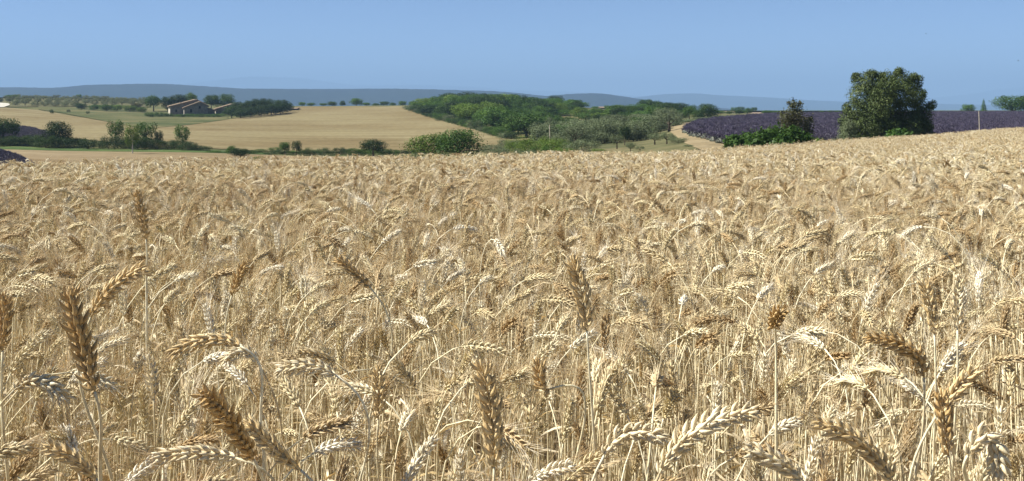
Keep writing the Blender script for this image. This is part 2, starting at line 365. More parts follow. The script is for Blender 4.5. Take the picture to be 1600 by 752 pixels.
patch('stubble_strip', M['stubble2'], [(-420, 45, 97), (0, 47, 97), (300, 50, 99), (420, 50, 100), (640, 50, 98)], 0.05, in_D=True)
patch('grass_verge', M['verge'], [(-420, 97.5, 106), (0, 97.5, 105), (300, 99.5, 106), (420, 100.5, 106)], 0.05, in_D=True)
patch('stubble_field', M['stubble'], [(-300, 214, 167), (0, 214, 168), (60, 214, 173), (95, 216, 179), (160, 222, 190), (225, 230, 203), (300, 232, 196), (355, 234, 188), (400, 237, 181), (456, 239, 172), (466, 239, 167.5), (632, 239, 167.5), (636, 239, 173), (690, 240, 190), (740, 240, 203), (790, 236, 219)], 0.06, 296, dmin=106, rows=120)
patch('grass_bank', M['bank'], [(60, 172, 167), (100, 178, 168), (160, 189.5, 169), (225, 202.5, 172), (300, 195.5, 175), (356, 187.5, 178)], 0.06, 300, dmin=106)
patch('grove_grass', M['grove'], [(890, 45, 112), (960, 45, 120), (1040, 45, 150), (1090, 45, 130)], 0.04, in_D=True)
patch('dirt_track', M['track'], [(1046, 206, 199), (1056, 214, 195.5), (1070, 225, 193), (1090, 234, 191), (1110, 240, 190), (1150, 244, 200)], 0.06, 200, dmin=24)
patch('olive_grove_soil', M['grove'], [(-250, 168, 153), (20, 168, 155), (100, 167, 154.5), (235, 168, 161)], 0.07, 400, dmin=230)
patch('gravel_lane', M['lane'], [(-60, 170, 160), (-20, 170, 161), (6, 169, 162.5), (12, 167, 163), (15, 166, 164)], 0.12, 400, dmin=200)
patch('lavender_field', M['lavsoil'], [(1071, 208.5, 204), (1076, 211, 199), (1090, 216, 194), (1112, 222, 190), (1132, 228, 187), (1160, 229, 185), (1230, 228, 180), (1330, 226, 178.2), (1600, 216, 178.2), (2000, 208, 178.2)], 0.12, 188, dmin=40)
patch('clearing_soil', M['clearing'], [(815, 199, 183), (860, 199, 182), (905, 199, 184), (960, 190, 180)], 0.07, 240, dmin=120)
patch('wooded_plain', M['plain'], [(-3500, 420, 3300), (0, 440, 3300), (800, 430, 3300), (1300, 300, 3300), (2000, 300, 3300), (5000, 300, 3300)], 0.3, in_D=True)
patch('lavender_slope', M['lavsoil'], [(-400, 36, 97), (0, 34, 90), (20, 34, 76), (45, 34, 60), (66, 34, 47)], 0.12, in_D=True)
patch('lavender_plot', M['lavsoil'], [(-120, 222, 196), (18, 222, 197), (45, 222, 200), (78, 222, 209), (90, 222, 216), (110, 222, 219)], 0.12, 200, dmin=106)
patch('distant_lavender_plot', M['lavsoil'], [(955, 183, 172), (1000, 184, 174), (1040, 184, 177), (1056, 184, 179.5)], 0.15, 280, dmin=170)

# wheat field bed
EDGE = [(-500, 18), (0, 18), (300, 19.5), (500, 21), (700, 22), (800, 23), (900, 24), (1000, 26), (1100, 28), (1200, 34), (1400, 45), (1600, 49), (2100, 54)]
EPX = [a for a, b in EDGE]; EDD = [b for a, b in EDGE]
bx, by = np.meshgrid(np.linspace(-16, 42, 117), np.linspace(-4, 56, 121))
bz = T(bx, by) + 0.02
inside = (by < np.interp(CX + F * bx / np.maximum(by, 3.0), EPX, EDD) + 0.4)
kk = np.arange(bx.size).reshape(bx.shape)
q = np.stack([kk[:-1, :-1], kk[:-1, 1:], kk[1:, 1:], kk[1:, :-1]], -1).reshape(-1, 4)
q = q[inside.ravel()[q].all(1)]
link('wheat_field_soil', mesh_np('wheat_field_soil', np.stack([bx, by, bz], -1).reshape(-1, 3), q, [M['soil']]), kind='structure')

# far hills: long ridges with real depth
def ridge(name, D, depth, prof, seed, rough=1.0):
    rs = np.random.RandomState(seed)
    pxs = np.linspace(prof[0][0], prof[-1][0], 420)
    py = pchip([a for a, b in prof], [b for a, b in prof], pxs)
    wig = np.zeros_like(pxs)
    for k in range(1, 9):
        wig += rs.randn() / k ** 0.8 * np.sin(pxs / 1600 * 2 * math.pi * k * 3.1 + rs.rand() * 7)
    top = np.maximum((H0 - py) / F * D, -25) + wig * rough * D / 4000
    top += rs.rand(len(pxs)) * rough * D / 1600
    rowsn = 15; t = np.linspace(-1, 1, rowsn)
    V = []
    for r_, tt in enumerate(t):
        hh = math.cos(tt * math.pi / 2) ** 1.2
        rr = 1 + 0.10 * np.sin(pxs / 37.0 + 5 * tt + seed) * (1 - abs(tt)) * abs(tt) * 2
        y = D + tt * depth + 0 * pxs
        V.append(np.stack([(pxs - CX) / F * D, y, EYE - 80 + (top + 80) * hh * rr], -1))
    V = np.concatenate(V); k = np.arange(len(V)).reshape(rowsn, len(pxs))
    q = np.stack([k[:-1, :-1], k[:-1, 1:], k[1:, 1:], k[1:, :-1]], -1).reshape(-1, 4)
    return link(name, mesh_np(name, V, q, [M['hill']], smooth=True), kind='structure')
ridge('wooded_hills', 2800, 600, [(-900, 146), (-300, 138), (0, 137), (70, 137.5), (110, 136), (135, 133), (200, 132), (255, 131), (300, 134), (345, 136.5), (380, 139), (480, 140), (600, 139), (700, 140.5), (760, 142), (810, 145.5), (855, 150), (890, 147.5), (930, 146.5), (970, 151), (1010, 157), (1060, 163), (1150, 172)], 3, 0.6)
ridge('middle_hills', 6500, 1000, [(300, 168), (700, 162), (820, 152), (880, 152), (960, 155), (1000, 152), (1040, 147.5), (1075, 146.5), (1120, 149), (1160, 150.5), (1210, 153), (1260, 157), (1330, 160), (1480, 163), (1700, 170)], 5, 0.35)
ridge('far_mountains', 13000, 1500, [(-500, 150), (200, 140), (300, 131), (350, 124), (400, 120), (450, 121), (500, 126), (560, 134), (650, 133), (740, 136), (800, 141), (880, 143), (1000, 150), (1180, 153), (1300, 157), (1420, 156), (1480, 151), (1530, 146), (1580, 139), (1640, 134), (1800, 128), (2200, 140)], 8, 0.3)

# ------------------------------------------------------------------ trees and bushes
def leaves(lobes, n, L, seed, w=0.5, shell=0.45, droop=0.0, jit=0.10, lo=-9):
    """leaf-sized rhombs spread through the lobes of a crown -> V, quads"""
    rs = np.random.RandomState(seed)
    C = np.array([l[0] for l in lobes], float); S = np.array([l[1] for l in lobes], float)
    wgt = (S.prod(1)) ** (2 / 3); wgt /= wgt.sum()
    k = rs.choice(len(lobes), n, p=wgt)
    d = unit(rs.randn(n, 3))
    r = (1 - shell * rs.rand(n) ** 1.6)
    # knobbly surface
    ph = rs.rand(len(lobes), 3) * 9
    bump = 1 + 0.16 * np.sin(d[:, 0] * 7 + ph[k, 0]) * np.sin(d[:, 1] * 7 + ph[k, 1]) + 0.10 * np.sin(d[:, 2] * 13 + d[:, 0] * 9 + ph[k, 2])
    p = C[k] + d * S[k] * (r * bump)[:, None] + rs.randn(n, 3) * jit * S[k].mean(1)[:, None]
    p[:, 2] = np.maximum(p[:, 2], lo)
    nrm = unit(d + 0.6 * rs.randn(n, 3) + np.array([0, 0, 0.25]))
    a = unit(np.cross(nrm, rs.randn(n, 3))); 
    if droop: a = unit(a * (1 - droop) + np.array([0, 0, -1.0]) * droop); 
    b = unit(np.cross(nrm, a))
    sz = L * (0.6 + 0.8 * rs.rand(n))[:, None]
    mid = p + nrm * sz * 0.12
    V = np.stack([p - a * sz * 0.5, mid - b * sz * w * 0.5, p + a * sz * 0.5, mid + b * sz * w * 0.5], 1).reshape(-1, 3)
    return V, np.arange(4 * n).reshape(-1, 4)

def trunk_mesh(name, h, r, lobes, seed, m, lean=0.0, limbs=5):
    rs = random.Random(seed); mb = MB()
    top = np.array([lean, 0, h])
    P = np.array([[0, 0, -0.06], [0.1 * lean, 0.2 * r * rs.uniform(-1, 1), h * 0.35], [0.5 * lean, 0.3 * r * rs.uniform(-1, 1), h * 0.7], top])
    tube(mb, P, [r * 1.35, r, r * 0.85, r * 0.7], 7)
    ls = sorted(lobes, key=lambda l: -l[1][0])[:limbs]
    for c, s in ls:
        c = np.array(c); mid = top * 0.5 + c * 0.5 + np.array([0, 0, -0.04])
        tube(mb, [top * 0.92, mid, c], [r * 0.6, r * 0.42, r * 0.15], 5)
    return mb.mesh(name, [m])

def lobes_round(seed, n=10, z0=0.42, z1=0.86, rad=0.33, s=0.20, flat=1.0, core=True):
    rs = random.Random(seed); out = []
    if core: out.append(((0, 0, (z0 + z1) / 2), (rad * 0.95, rad * 0.95, (z1 - z0) * 0.62)))
    for i in range(n):
        a = i * 2.399 + rs.uniform(-0.5, 0.5); t = (i + 0.5) / n
        z = z0 + (z1 - z0) * (t ** 0.8); rr = rad * math.sqrt(max(0.05, 1 - ((z - (z0 + z1) / 2) / ((z1 - z0) * 0.72)) ** 2)) * rs.uniform(0.75, 1.1)
        q = s * rs.uniform(0.7, 1.25)
        out.append(((rr * math.cos(a), rr * math.sin(a), z), (q, q, q * 0.8 * flat)))
    return out

PROTO = {}
def proto(kind, seed, lobes, n, L, trunk_h, trunk_r, leafmat=None, bark='bark', **kw):
    V, q = leaves(lobes, n, L, seed, **kw)
    PROTO.setdefault(kind, []).append((lobes, V, q, trunk_mesh('trunk', trunk_h, trunk_r, lobes, seed, M[bark])))
_crown_cache = {}
for s in range(4):
    proto('oak', 10 + s, lobes_round(10 + s, 12 + s), 5200, 0.042, 0.42, 0.032, lo=0.16)
for s in range(4):
    proto('bush', 30 + s, lobes_round(30 + s, 13, 0.20, 0.80, 0.35, 0.20), 5200, 0.042, 0.2, 0.03, lo=0.0)
for s in range(3):
    proto('slim', 50 + s, lobes_round(50 + s, 14, 0.36, 0.88, 0.30, 0.17, core=False), 2300, 0.050, 0.5, 0.030, lo=0.22)
for s in range(4):
    proto('olive', 70 + s, lobes_round(70 + s, 12, 0.42, 0.82, 0.34, 0.17, core=(s < 2)), 3300, 0.045, 0.38, 0.045, w=0.3, lo=0.2)
for s in range(3):
    proto('shrub', 90 + s, lobes_round(90 + s, 16, 0.14, 0.78, 0.38, 0.17, 1.2, core=(s != 2)), 4200, 0.045, 0.15, 0.02, w=0.35, lo=0.0, jit=0.2)
proto('conifer', 99, [((0, 0, 0.15 + 0.09 * i), (0.42 * (1 - i / 10.5), 0.42 * (1 - i / 10.5), 0.10)) for i in range(10)], 3600, 0.05, 0.5, 0.035, w=0.25)

def crown_mesh(kind, i, mname):
    key = (kind, i, mname)
    if key not in _crown_cache:
        _, V, q, _t = PROTO[kind][i]
        _crown_cache[key] = mesh_np('crown', V, q, [M[mname]])
    return _crown_cache[key]

_trs = random.Random(4)
def tree(name, kind, mname, px, D, top, width, label, cat='tree', group=None, bark=None, sink=0.0):
    i = _trs.randrange(len(PROTO[kind])); x = xat(px, D); z = float(T(x, D)) - sink
    h = (EYE + (H0 - top) / F * D - z) / 0.97; wd = width / F * D / 0.92
    o = link(name, None, label=label, category=cat)
    if group: o['group'] = group
    o.empty_display_size = 0.3
    o.location = (x, D, z); o.scale = (wd, wd * _trs.uniform(0.85, 1.1), h); o.rotation_euler = (0, 0, _trs.uniform(0, 6.28))
    tm = PROTO[kind][i][3]
    if bark:
        tm = tm.copy(); tm.materials.clear(); tm.materials.append(M[bark])
    link('trunk', tm, o); link('crown', crown_mesh(kind, i, mname), o)
    return o

# --- hedgerow at the foot of the far stubble field
G = 'hedgerow along the valley strip'
tree('oak_tree', 'oak', 'oak_dark', 5, 108, 185, 50, 'broad dark oak in the hedgerow, beside the small lavender plot', group=None)
tree('oak_tree', 'bush', 'oak_dark', 91, 107, 186, 45, 'large round dark oak standing alone on the grass verge bank')
tree('young_tree', 'slim', 'oak', 181, 109, 188, 28, 'slim airy tree leading the tree clump on the hedge bank', 'tree')
tree('young_tree', 'slim', 'oak_light', 207, 94, 195, 27, 'light green slim tree with a bare pale trunk on the verge', 'tree', bark='bark_pale')
tree('young_tree', 'slim', 'oak', 228, 108, 191, 34, 'fuller green tree behind the pale trunked slim tree', 'tree')
tree('young_tree', 'slim', 'oak_dark', 248, 108, 204, 16, 'low narrow tree at the edge of the tree clump on the bank', 'tree')
tree('young_tree', 'slim', 'oak', 285, 109, 195, 25, 'lone conical young tree on the dark hedge bank', 'tree')
LB = 'low dark shrub of the shaded hedge bank beside the green verge'
for px in range(-30, 160, 13):
    tree('hedge_shrub', 'shrub', 'oak_dark', px + _trs.uniform(-3, 3), _trs.uniform(104, 109), _trs.uniform(209, 216) + max(0, px - 100) * 0.15, 32, LB, 'shrub', G)
for px in range(172, 320, 11):
    tree('hedge_shrub', 'shrub', 'oak_dark', px + _trs.uniform(-3, 3), _trs.uniform(104, 109), 213 + max(0, px - 240) * 0.17 + _trs.uniform(-3, 3), 28, LB, 'shrub', G)
LH = 'low green shrub in the long hedge under the stubble field'
for px in list(range(326, 358, 11)) + list(range(386, 652, 11)):
    tree('hedge_shrub', 'shrub', _trs.choice(['oak_dark', 'oak']), px + _trs.uniform(-3, 3), _trs.uniform(101, 106), _trs.uniform(229, 236) + (2 if px < 430 else 0), 24, LH, 'shrub', 'long hedge under the stubble field')
tree('round_bush', 'bush', 'oak_dark', 376, 90, 230, 30, 'dark round bush standing before the start of the long hedge', 'bush')
tree('round_bush', 'bush', 'oak', 361, 97, 227, 18, 'small bush tucked behind the dark round bush at the hedge end', 'bush')
tree('round_bush', 'shrub', 'oak_light', 401, 82, 243, 20, 'yellowish green low bush just beyond the wheat crest', 'bush')
tree('hedge_tree', 'oak', 'oak', 445, 103, 222, 17, 'small round topped tree rising from the long hedge', 'tree')
tree('hedge_tree', 'slim', 'oak_dark', 463, 103, 220, 17, 'small spiky dark tree rising from the long hedge', 'tree')
tree('hedge_tree', 'oak', 'oak_dark', 583, 97, 218, 40, 'dark round oak with a visible trunk in the long hedge', 'tree')
tree('round_bush', 'bush', 'oak_light', 672, 81, 205, 70, 'wide light green bush joined to a darker one by the hedge', 'bush')
tree('round_bush', 'bush', 'oak', 716, 79, 198, 76, 'big dark green bush joined to a lighter one by the hedge', 'bush')
for px, tp, wd in ((640, 240, 26), (655, 238, 26), (690, 242, 26), (728, 241, 24), (752, 240, 30)):
    tree('grey_shrub', 'shrub', 'olive', px, 68, tp, wd, 'low grey green shrub at the foot of the big bush pair', 'shrub', 'grey shrubs under the big bush pair')

# --- green and grey thicket below the wood
LT = 'grey green olive in the dense grove below the wood'
GT = 'dense olive grove below the wood'
for px, D, tp, wd in ((770, 88, 224, 44), (795, 92, 215, 40), (862, 100, 205, 48), (890, 108, 201, 48), (912, 100, 203, 50), (935, 107, 198, 46), (958, 112, 195, 46), (985, 112, 193, 46), (1005, 105, 196, 42), (945, 95, 204, 40), (1010, 122, 191, 40), (1032, 118, 192, 38), (1052, 128, 189, 38), (1075, 138, 186, 36), (1098, 150, 183, 34), (1120, 158, 181, 30), (990, 96, 200, 34), (880, 92, 209, 40), (905, 90, 208, 36)):
    tree('olive_tree', 'bush' if D > 94 else 'shrub', 'olive', px, D, tp, wd, LT, 'olive tree', GT)
LG2 = 'green bush in the thicket just beyond the wheat crest'
for px, D, tp, wd, m in ((808, 84, 217, 40, 'oak_light'), (835, 78, 211, 52, 'oak_light'), (862, 74, 215, 48, 'oak_light'), (885, 76, 221, 40, 'oak'), (910, 70, 217, 52, 'olive'), (845, 66, 226, 40, 'oak'), (780, 74, 230, 36, 'olive'), (935, 66, 232, 22, 'oak_light'), (820, 64, 232, 34, 'olive'), (880, 64, 230, 34, 'oak_light')):
    tree('thicket_bush', 'shrub', m, px, D, tp, wd, 'grey green bush in the thicket just beyond the wheat crest' if m == 'olive' else ('yellow green bush in the thicket just beyond the wheat crest' if m == 'oak_light' else LG2), 'bush', 'thicket beyond the wheat crest')
tree('cypress_bush', 'slim', 'oak_dark', 976, 82, 197, 20, 'narrow dark tree among the grey olives', 'tree')
LO = 'young olive tree on a bare trunk in the open grove grass'
for px, D, tp, wd in ((964, 70, 209, 22), (1023, 68, 207, 26), (1042, 63, 206, 26), (985, 56, 222, 17), (1000, 58, 228, 16), (1076, 52, 226, 19)):
    tree('olive_tree', 'olive', 'olive', px, D, tp, wd, LO, 'olive tree', 'young olives in the open grass')
tree('olive_tree', 'shrub', 'olive', 1060, 60, 214, 28, 'bushy olive branching from the ground beside the dirt track', 'olive tree')

# --- the wood
GW = 'trees of the wood right of the stubble field'
LW1 = 'dark oak at the edge of the wood along the stubble field'
for px, D, tp, wd in ((640, 262, 169, 18), (652, 256, 166, 22), (664, 250, 163, 26), (678, 240, 160, 30), (692, 226, 162, 32), (706, 212, 164, 34), (722, 202, 167, 36), (738, 192, 169, 38), (756, 183, 172, 40), (774, 172, 175, 42), (792, 160, 179, 44), (810, 150, 183, 46), (828, 143, 187, 42), (842, 140, 194, 30)):
    tree('oak_tree', 'bush', 'oak_dark', px, D, tp, wd, LW1, 'tree', GW)
LW2 = 'tall green oak on the crest of the wood'
for px, D, tp, wd in ((688, 262, 152, 28), (705, 266, 144, 34), (722, 262, 148, 26), (737, 264, 147, 28), (752, 260, 148, 30), (765, 262, 146, 32), (782, 258, 149, 30), (798, 256, 151, 30), (816, 256, 151, 32), (834, 252, 155, 28), (850, 252, 158, 24), (880, 258, 161, 24), (894, 257, 159, 28), (908, 256, 159, 26)):
    tree('oak_tree', 'bush', _trs.choice(['oak', 'oak', 'oak_dark']), px, D, tp, wd, LW2, 'tree', GW)
LW0 = 'oak packed inside the dense wood, its crown touching its neighbours'
_pp, _nn, _ff = PATCH['stubble_field']
_w = random.Random(31)
for _gx in np.arange(-36, 24, 4.6):
    for _gy in np.arange(138, 276, 7.5):
        xx, yy = _gx + _w.uniform(-1.8, 1.8), _gy + _w.uniform(-3, 3); px = CX + F * xx / yy
        if px < 640 or px > 905 or (px < 790 and yy < np.interp(px, _pp, _ff) + 3): continue
        if px > 812 and not (yy > 235) and _w.random() < 0.45: continue
        if px > 812 and 150 < yy < 205 and _w.random() < 0.7: continue
        if px > 845 and yy < 150: continue
        hh_ = _w.choice([1.6, 2.0, 2.5, 3.0, 3.6, 4.0]) * _w.uniform(0.9, 1.1) if yy > 225 else _w.uniform(2.0, 4.6)
        hh_ *= float(np.interp(px, [640, 665, 700, 780, 850, 905], [0.5, 0.75, 1.05, 0.95, 0.75, 0.65])); _m = _w.choice(['oak', 'oak_dark', 'oak', 'oak_dark', 'oak_dark', 'oak', 'oak', 'oak_light'])
        tree('oak_tree', 'bush', _m, px, yy, H0 + (EYE - float(T(xx, yy)) - hh_) * F / yy, _w.uniform(3.8, 6.4) * F / yy, {'oak': 'mid green', 'oak_dark': 'dark green', 'oak_light': 'light green'}[_m] + ' ' + LW0, 'tree', GW)
for px, D in [(p_, hit(p_, float(np.interp(p_, [636, 690, 740, 790], [173, 190, 203, 219])) - 1.0, 106, 296) + 1.5) for p_ in range(638, 800, 7)]:
    tree('edge_shrub', 'shrub', _w.choice(['oak', 'oak_dark', 'olive']), px, D, H0 + (EYE - float(T(xat(px, D), D)) - _w.uniform(0.9, 1.7)) * F / D, _w.uniform(2.2, 3.4) * F / D, 'low shrub fringing the wood along the stubble edge', 'shrub', 'shrubs fringing the wood')
for i_ in range(64):
    px = _w.uniform(848, 1062); D = _w.uniform(88, 152)
    if px > 1000 and D < 105: continue
    if px > 930 and D < 96: continue
    _m = 'olive' if _w.random() < 0.78 else 'oak'
    tree('olive_tree' if _m == 'olive' else 'oak_tree', _w.choice(['bush', 'shrub', 'olive']) if _m == 'olive' else 'bush', _m, px, D, H0 + (EYE - float(T(xat(px, D), D)) - _w.uniform(1.7, 2.7)) * F / D, _w.uniform(2.4, 3.8) * F / D, 'grey green olive in the dense grove below the wood' if _m == 'olive' else 'small green oak standing among the grey olives', 'olive tree' if _m == 'olive' else 'tree', 'dense olive grove below the wood')
for i_ in range(52):
    px = _w.uniform(840, 1060); D = _w.uniform(152, 232)
    if px < 960 and 165 < D < 195 and _w.random() < 0.7: continue
    _m = _w.choice(['oak', 'oak', 'oak_light', 'oak_dark'])
    tree('oak_tree', 'bush', _m, px, D, H0 + (EYE - float(T(xat(px, D), D)) - _w.uniform(1.7, 2.9)) * F / D, _w.uniform(2.6, 4.6) * F / D, {'oak': 'mid green', 'oak_dark': 'dark green', 'oak_light': 'light green'}[_m] + ' small oak scattered over the pale clearing beyond the olives', 'tree', 'scattered oaks beyond the olives')
LW3 = 'mid green oak within the wood, between its edge and crest'
rs_ = random.Random(7)
for px, D, tp, wd in ((715, 232, 157, 30), (735, 226, 158, 32), (756, 220, 160, 32), (775, 212, 163, 32), (796, 215, 161, 30), (818, 222, 160, 32), (840, 226, 164, 28), (862, 230, 165, 28), (884, 226, 168, 28), (906, 222, 168, 28), (926, 215, 170, 28), (942, 205, 170, 24), (845, 172, 182, 26), (868, 160, 184, 30), (895, 168, 181, 24), (915, 180, 175, 26), (935, 172, 180, 28), (955, 182, 174, 28), (918, 140, 190, 30), (890, 148, 189, 26), (944, 150, 186, 28), (860, 135, 194, 36), (978, 172, 174, 28), (1002, 168, 172, 28), (988, 160, 178, 26), (1020, 165, 177, 30), (1043, 160, 178, 22)):
    tree('oak_tree', 'bush', rs_.choice(['oak', 'oak', 'oak_light', 'oak_dark']), px, D, tp, wd, LW3, 'tree', GW)
tree('oak_tree', 'oak', 'oak_dark', 967, 178, 168, 24, 'round very dark oak rising above the olive grove', 'tree')
tree('field_tree', 'oak', 'oak', 1008, 225, 155, 27, 'round headed tree beside the distant lavender plot, one of a pair', 'tree', 'pair of trees by the distant lavender plot')
tree('field_tree', 'oak', 'oak', 1027, 225, 158, 30, 'round headed tree beside the distant lavender plot, one of a pair', 'tree', 'pair of trees by the distant lavender plot')
tree('field_tree', 'bush', 'oak_dark', 1106, 152, 160, 36, 'largest dark round tree at the tip of the lavender field', 'tree')
tree('field_tree', 'oak', 'oak', 1077, 160, 165, 24, 'smaller tree next to the largest dark tree at the lavender tip', 'tree')
tree('field_tree', 'bush', 'oak', 1064, 165, 171, 26, 'low bushy tree flanking the dark trees at the lavender tip', 'tree', 'low trees at the lavender tip')
tree('field_tree', 'bush', 'oak', 1090, 158, 171, 24, 'low bushy tree flanking the dark trees at the lavender tip', 'tree', 'low trees at the lavender tip')
LF = 'small hazy tree on the plain beyond the lavender'
for px, D, tp, wd in ((1125, 230, 172, 16), (1140, 240, 173, 14), (1155, 235, 171, 18), (1168, 230, 168, 14), (1198, 240, 172, 18), (1212, 245, 173, 18), (1158, 420, 166, 13), (1147, 420, 167, 12), (1178, 430, 167, 12), (965, 300, 166, 14), (948, 300, 164, 10), (985, 305, 165, 16), (1046, 320, 170, 18), (930, 320, 166, 14)):
    tree('plain_tree', 'bush', 'oak', px, D, tp, wd, LF, 'tree', 'small trees on the plain')

# --- crest of the stubble field and the hill with the farm
LC = 'small tree peeping over the crest of the stubble field'
for px, tp, wd in ((472, 159, 12), (486, 160, 14), (505, 161, 12), (519, 158, 16), (535, 157, 10), (573, 160, 13), (600, 158, 16), (614, 160, 12), (629, 157, 14), (645, 158, 14), (588, 161, 14)):
    tree('crest_tree', 'bush', 'oak', px, _trs.uniform(318, 340), tp, wd, LC, 'tree', 'trees over the stubble crest')
tree('crest_tree', 'bush', 'oak', 557, 318, 152.5, 21, 'largest of the trees peeping over the stubble crest', 'tree')
LHF = 'dark tree of the dense windbreak beside the farm'
for px, D, tp, wd in ((362, 221, 163, 24), (370, 228, 157, 24), (382, 226, 158, 24), (394, 232, 155, 24), (405, 232, 152, 26), (418, 238, 153, 24), (430, 238, 154, 24), (441, 244, 154, 22), (450, 250, 158, 18), (376, 218, 168, 24), (392, 223, 165, 24), (408, 228, 163, 24), (424, 234, 161, 24), (438, 241, 160, 22)):
    tree('windbreak_tree', 'bush', 'oak_dark', px, D, tp, wd, LHF, 'tree', 'windbreak beside the farm')
for px, D, tp, wd, m, kd, lb in ((240, 262, 149.5, 27, 'oak', 'oak', 'round ball shaped tree left of the farmhouse'), (262, 264, 149, 18, 'oak_dark', 'bush', 'dark pointed tree right behind the farmhouse gable'), (278, 266, 147.5, 30, 'oak_dark', 'oak', 'dark spreading tree behind the farmhouse roof'),
        (299, 275, 145, 20, 'oak_light', 'oak', 'pale green tree rising over the farmhouse roof ridge'), (330, 268, 148, 25, 'oak', 'oak', 'green tree between the farmhouse and the outbuilding'), (354, 270, 144.5, 28, 'oak', 'bush', 'tall tree behind the outbuilding roof')):
    tree('farm_tree', kd, m, px, D, tp, wd, lb, 'tree')
for px, D, tp, wd, m, lb in ((127, 262, 160, 17, 'oak_dark', 'dark bush at the end of the shrub row under the olives'), (147, 260, 163, 20, 'oak', 'mid green bush in the shrub row under the olives'), (167, 256, 162, 24, 'oak', 'largest round bush in the shrub row under the olives'), (183, 260, 163, 18, 'oak_light', 'yellow green bush in the shrub row under the olives'), (203, 256, 164, 22, 'oak_light', 'light green bush next to a purple brown one'), (213, 262, 160, 16, 'rust', 'purple brown leaved bush in the shrub row'), (222, 254, 167, 17, 'oak_light', 'small light bush below the ball shaped tree')):
    tree('garden_bush', 'bush', m, px, D, tp, wd, lb, 'bush')
for px in range(232, 352, 8):
    tree('garden_hedge', 'shrub', 'oak', px, 228 + _trs.uniform(-2, 2), 177.5 - (3 if px < 262 else 0) + _trs.uniform(-1, 2), 15, 'low green shrub of the garden hedge before the farmhouse', 'shrub', 'garden hedge before the farmhouse')
for px, D in ((80, 235), (137, 232), (81, 225), (237, 222), (286, 226), (107, 240)):
    tree('bank_shrub', 'shrub', 'oak_dark', px, D, H0 + (EYE - float(T(xat(px, D), D)) - 0.8) * F / D, 6, 'tiny dark shrub on the grass bank', 'shrub', 'tiny shrubs on the grass bank')
LOL = 'small grey olive in the rows on the hilltop'
for D, h in ((285, 1.9), (305, 1.8), (325, 1.7), (345, 1.7), (368, 1.6)):
    x0, x1 = (18, 125) if D < 300 else (10, 235)
    px = x0 + _trs.uniform(0, 8)
    while px < x1:
        z = float(T(xat(px, D), D))
        tree('olive_tree', _trs.choice(['olive', 'shrub', 'shrub']), 'olive_pale', px, D, H0 + (EYE - z - h * _trs.uniform(0.85, 1.15)) * F / D, 12.5, LOL, 'olive tree', 'olive rows on the hilltop')
        px += _trs.uniform(13.5, 16.5)
tree('hilltop_tree', 'bush', 'oak', 20, 350, 147.5, 22, 'broad green tree on the hilltop near the gravel lane', 'tree')
tree('hilltop_tree', 'bush', 'oak_dark', -2, 310, 152, 12, 'dark bush beside the bend of the gravel lane', 'bush')
tree('hilltop_tree', 'oak', 'oak', 123, 372, 147.5, 10, 'tree standing taller than the hilltop olives', 'tree')
tree('hilltop_tree', 'bush', 'oak', 148, 378, 150, 9, 'small bush topping the hilltop olives', 'bush')

# --- right side
def own_tree(name, px, D, lobes, n, L, mname, label, cat, seed, th=1.5, tr=0.14, bark='bark', w=0.5, extra=None, **kw):
    x = xat(px, D); z = float(T(x, D))
    o = link(name, None, label=label, category=cat); o.location = (x, D, z)
    V, q = leaves(lobes, n, L, seed, w=w, **kw)
    link('trunk', trunk_mesh('trunk', th, tr, lobes, seed, M[bark], limbs=8), o)
    link('crown', mesh_np('crown', V, q, [M[mname]]), o)
    return o
BD = 56.0; s_ = BD / F; bz0 = float(T(xat(1385, BD), BD)); up = lambda py: EYE + (H0 - py) * s_ - bz0
def lb(px, py, r, dy=0.0, fz=1.0): return (((px - 1385) * s_, dy, up(py)), (r * s_, r * s_ * 0.95, r * s_ * fz))
big = [lb(1350, 132, 20), lb(1372, 128, 19, 0.5), lb(1345, 152, 24, -0.4), lb(1380, 140, 22, -0.6), lb(1408, 126, 18), lb(1424, 134, 18, 0.3), lb(1405, 148, 24, -0.5), lb(1428, 152, 18, -0.2),
       lb(1338, 176, 22, -0.2), lb(1362, 170, 26, -0.9), lb(1330, 190, 18, 0.1), lb(1352, 196, 24, -0.8), lb(1425, 176, 26, 0.2), lb(1442, 178, 17, 0.1), lb(1440, 195, 20, 0.2), lb(1415, 200, 26, -0.3), lb(1385, 190, 30, 0.2), lb(1375, 205, 26, -0.6), lb(1395, 165, 28, 0.9), lb(1385, 150, 26, 0.9),
       lb(1388, 124, 15, 0.2), lb(1364, 117, 7, 0), lb(1340, 121, 8), lb(1404, 116, 8), lb(1432, 122, 7), lb(1451, 166, 8), lb(1322, 168, 7), lb(1325, 205, 14), lb(1410, 214, 24), lb(1445, 208, 14), lb(1350, 214, 20)]
_h = random.Random(8)
big = [(c, tuple(v * 0.96 for v in r)) for c, r in big]
for c, r in list(big):
    for _ in range(3):
        d = unit(np.array([_h.gauss(0, 1), _h.gauss(0, 1) - 0.3, _h.gauss(0, 0.8) + 0.25])); q = _h.uniform(3.5, 8) * s_
        if c[2] + d[2] * r[2] > 0.3: big.append((tuple(np.array(c) + d * np.array(r) * 0.88), (q, q, q)))
own_tree('holm_oak', 1385, BD, big, 80000, 0.085, 'holm', 'large rounded holm oak standing at the far edge of the wheat', 'tree', 5, 1.9, 0.2, shell=0.5, jit=0.045, lo=0.0)
bd2 = 53.0
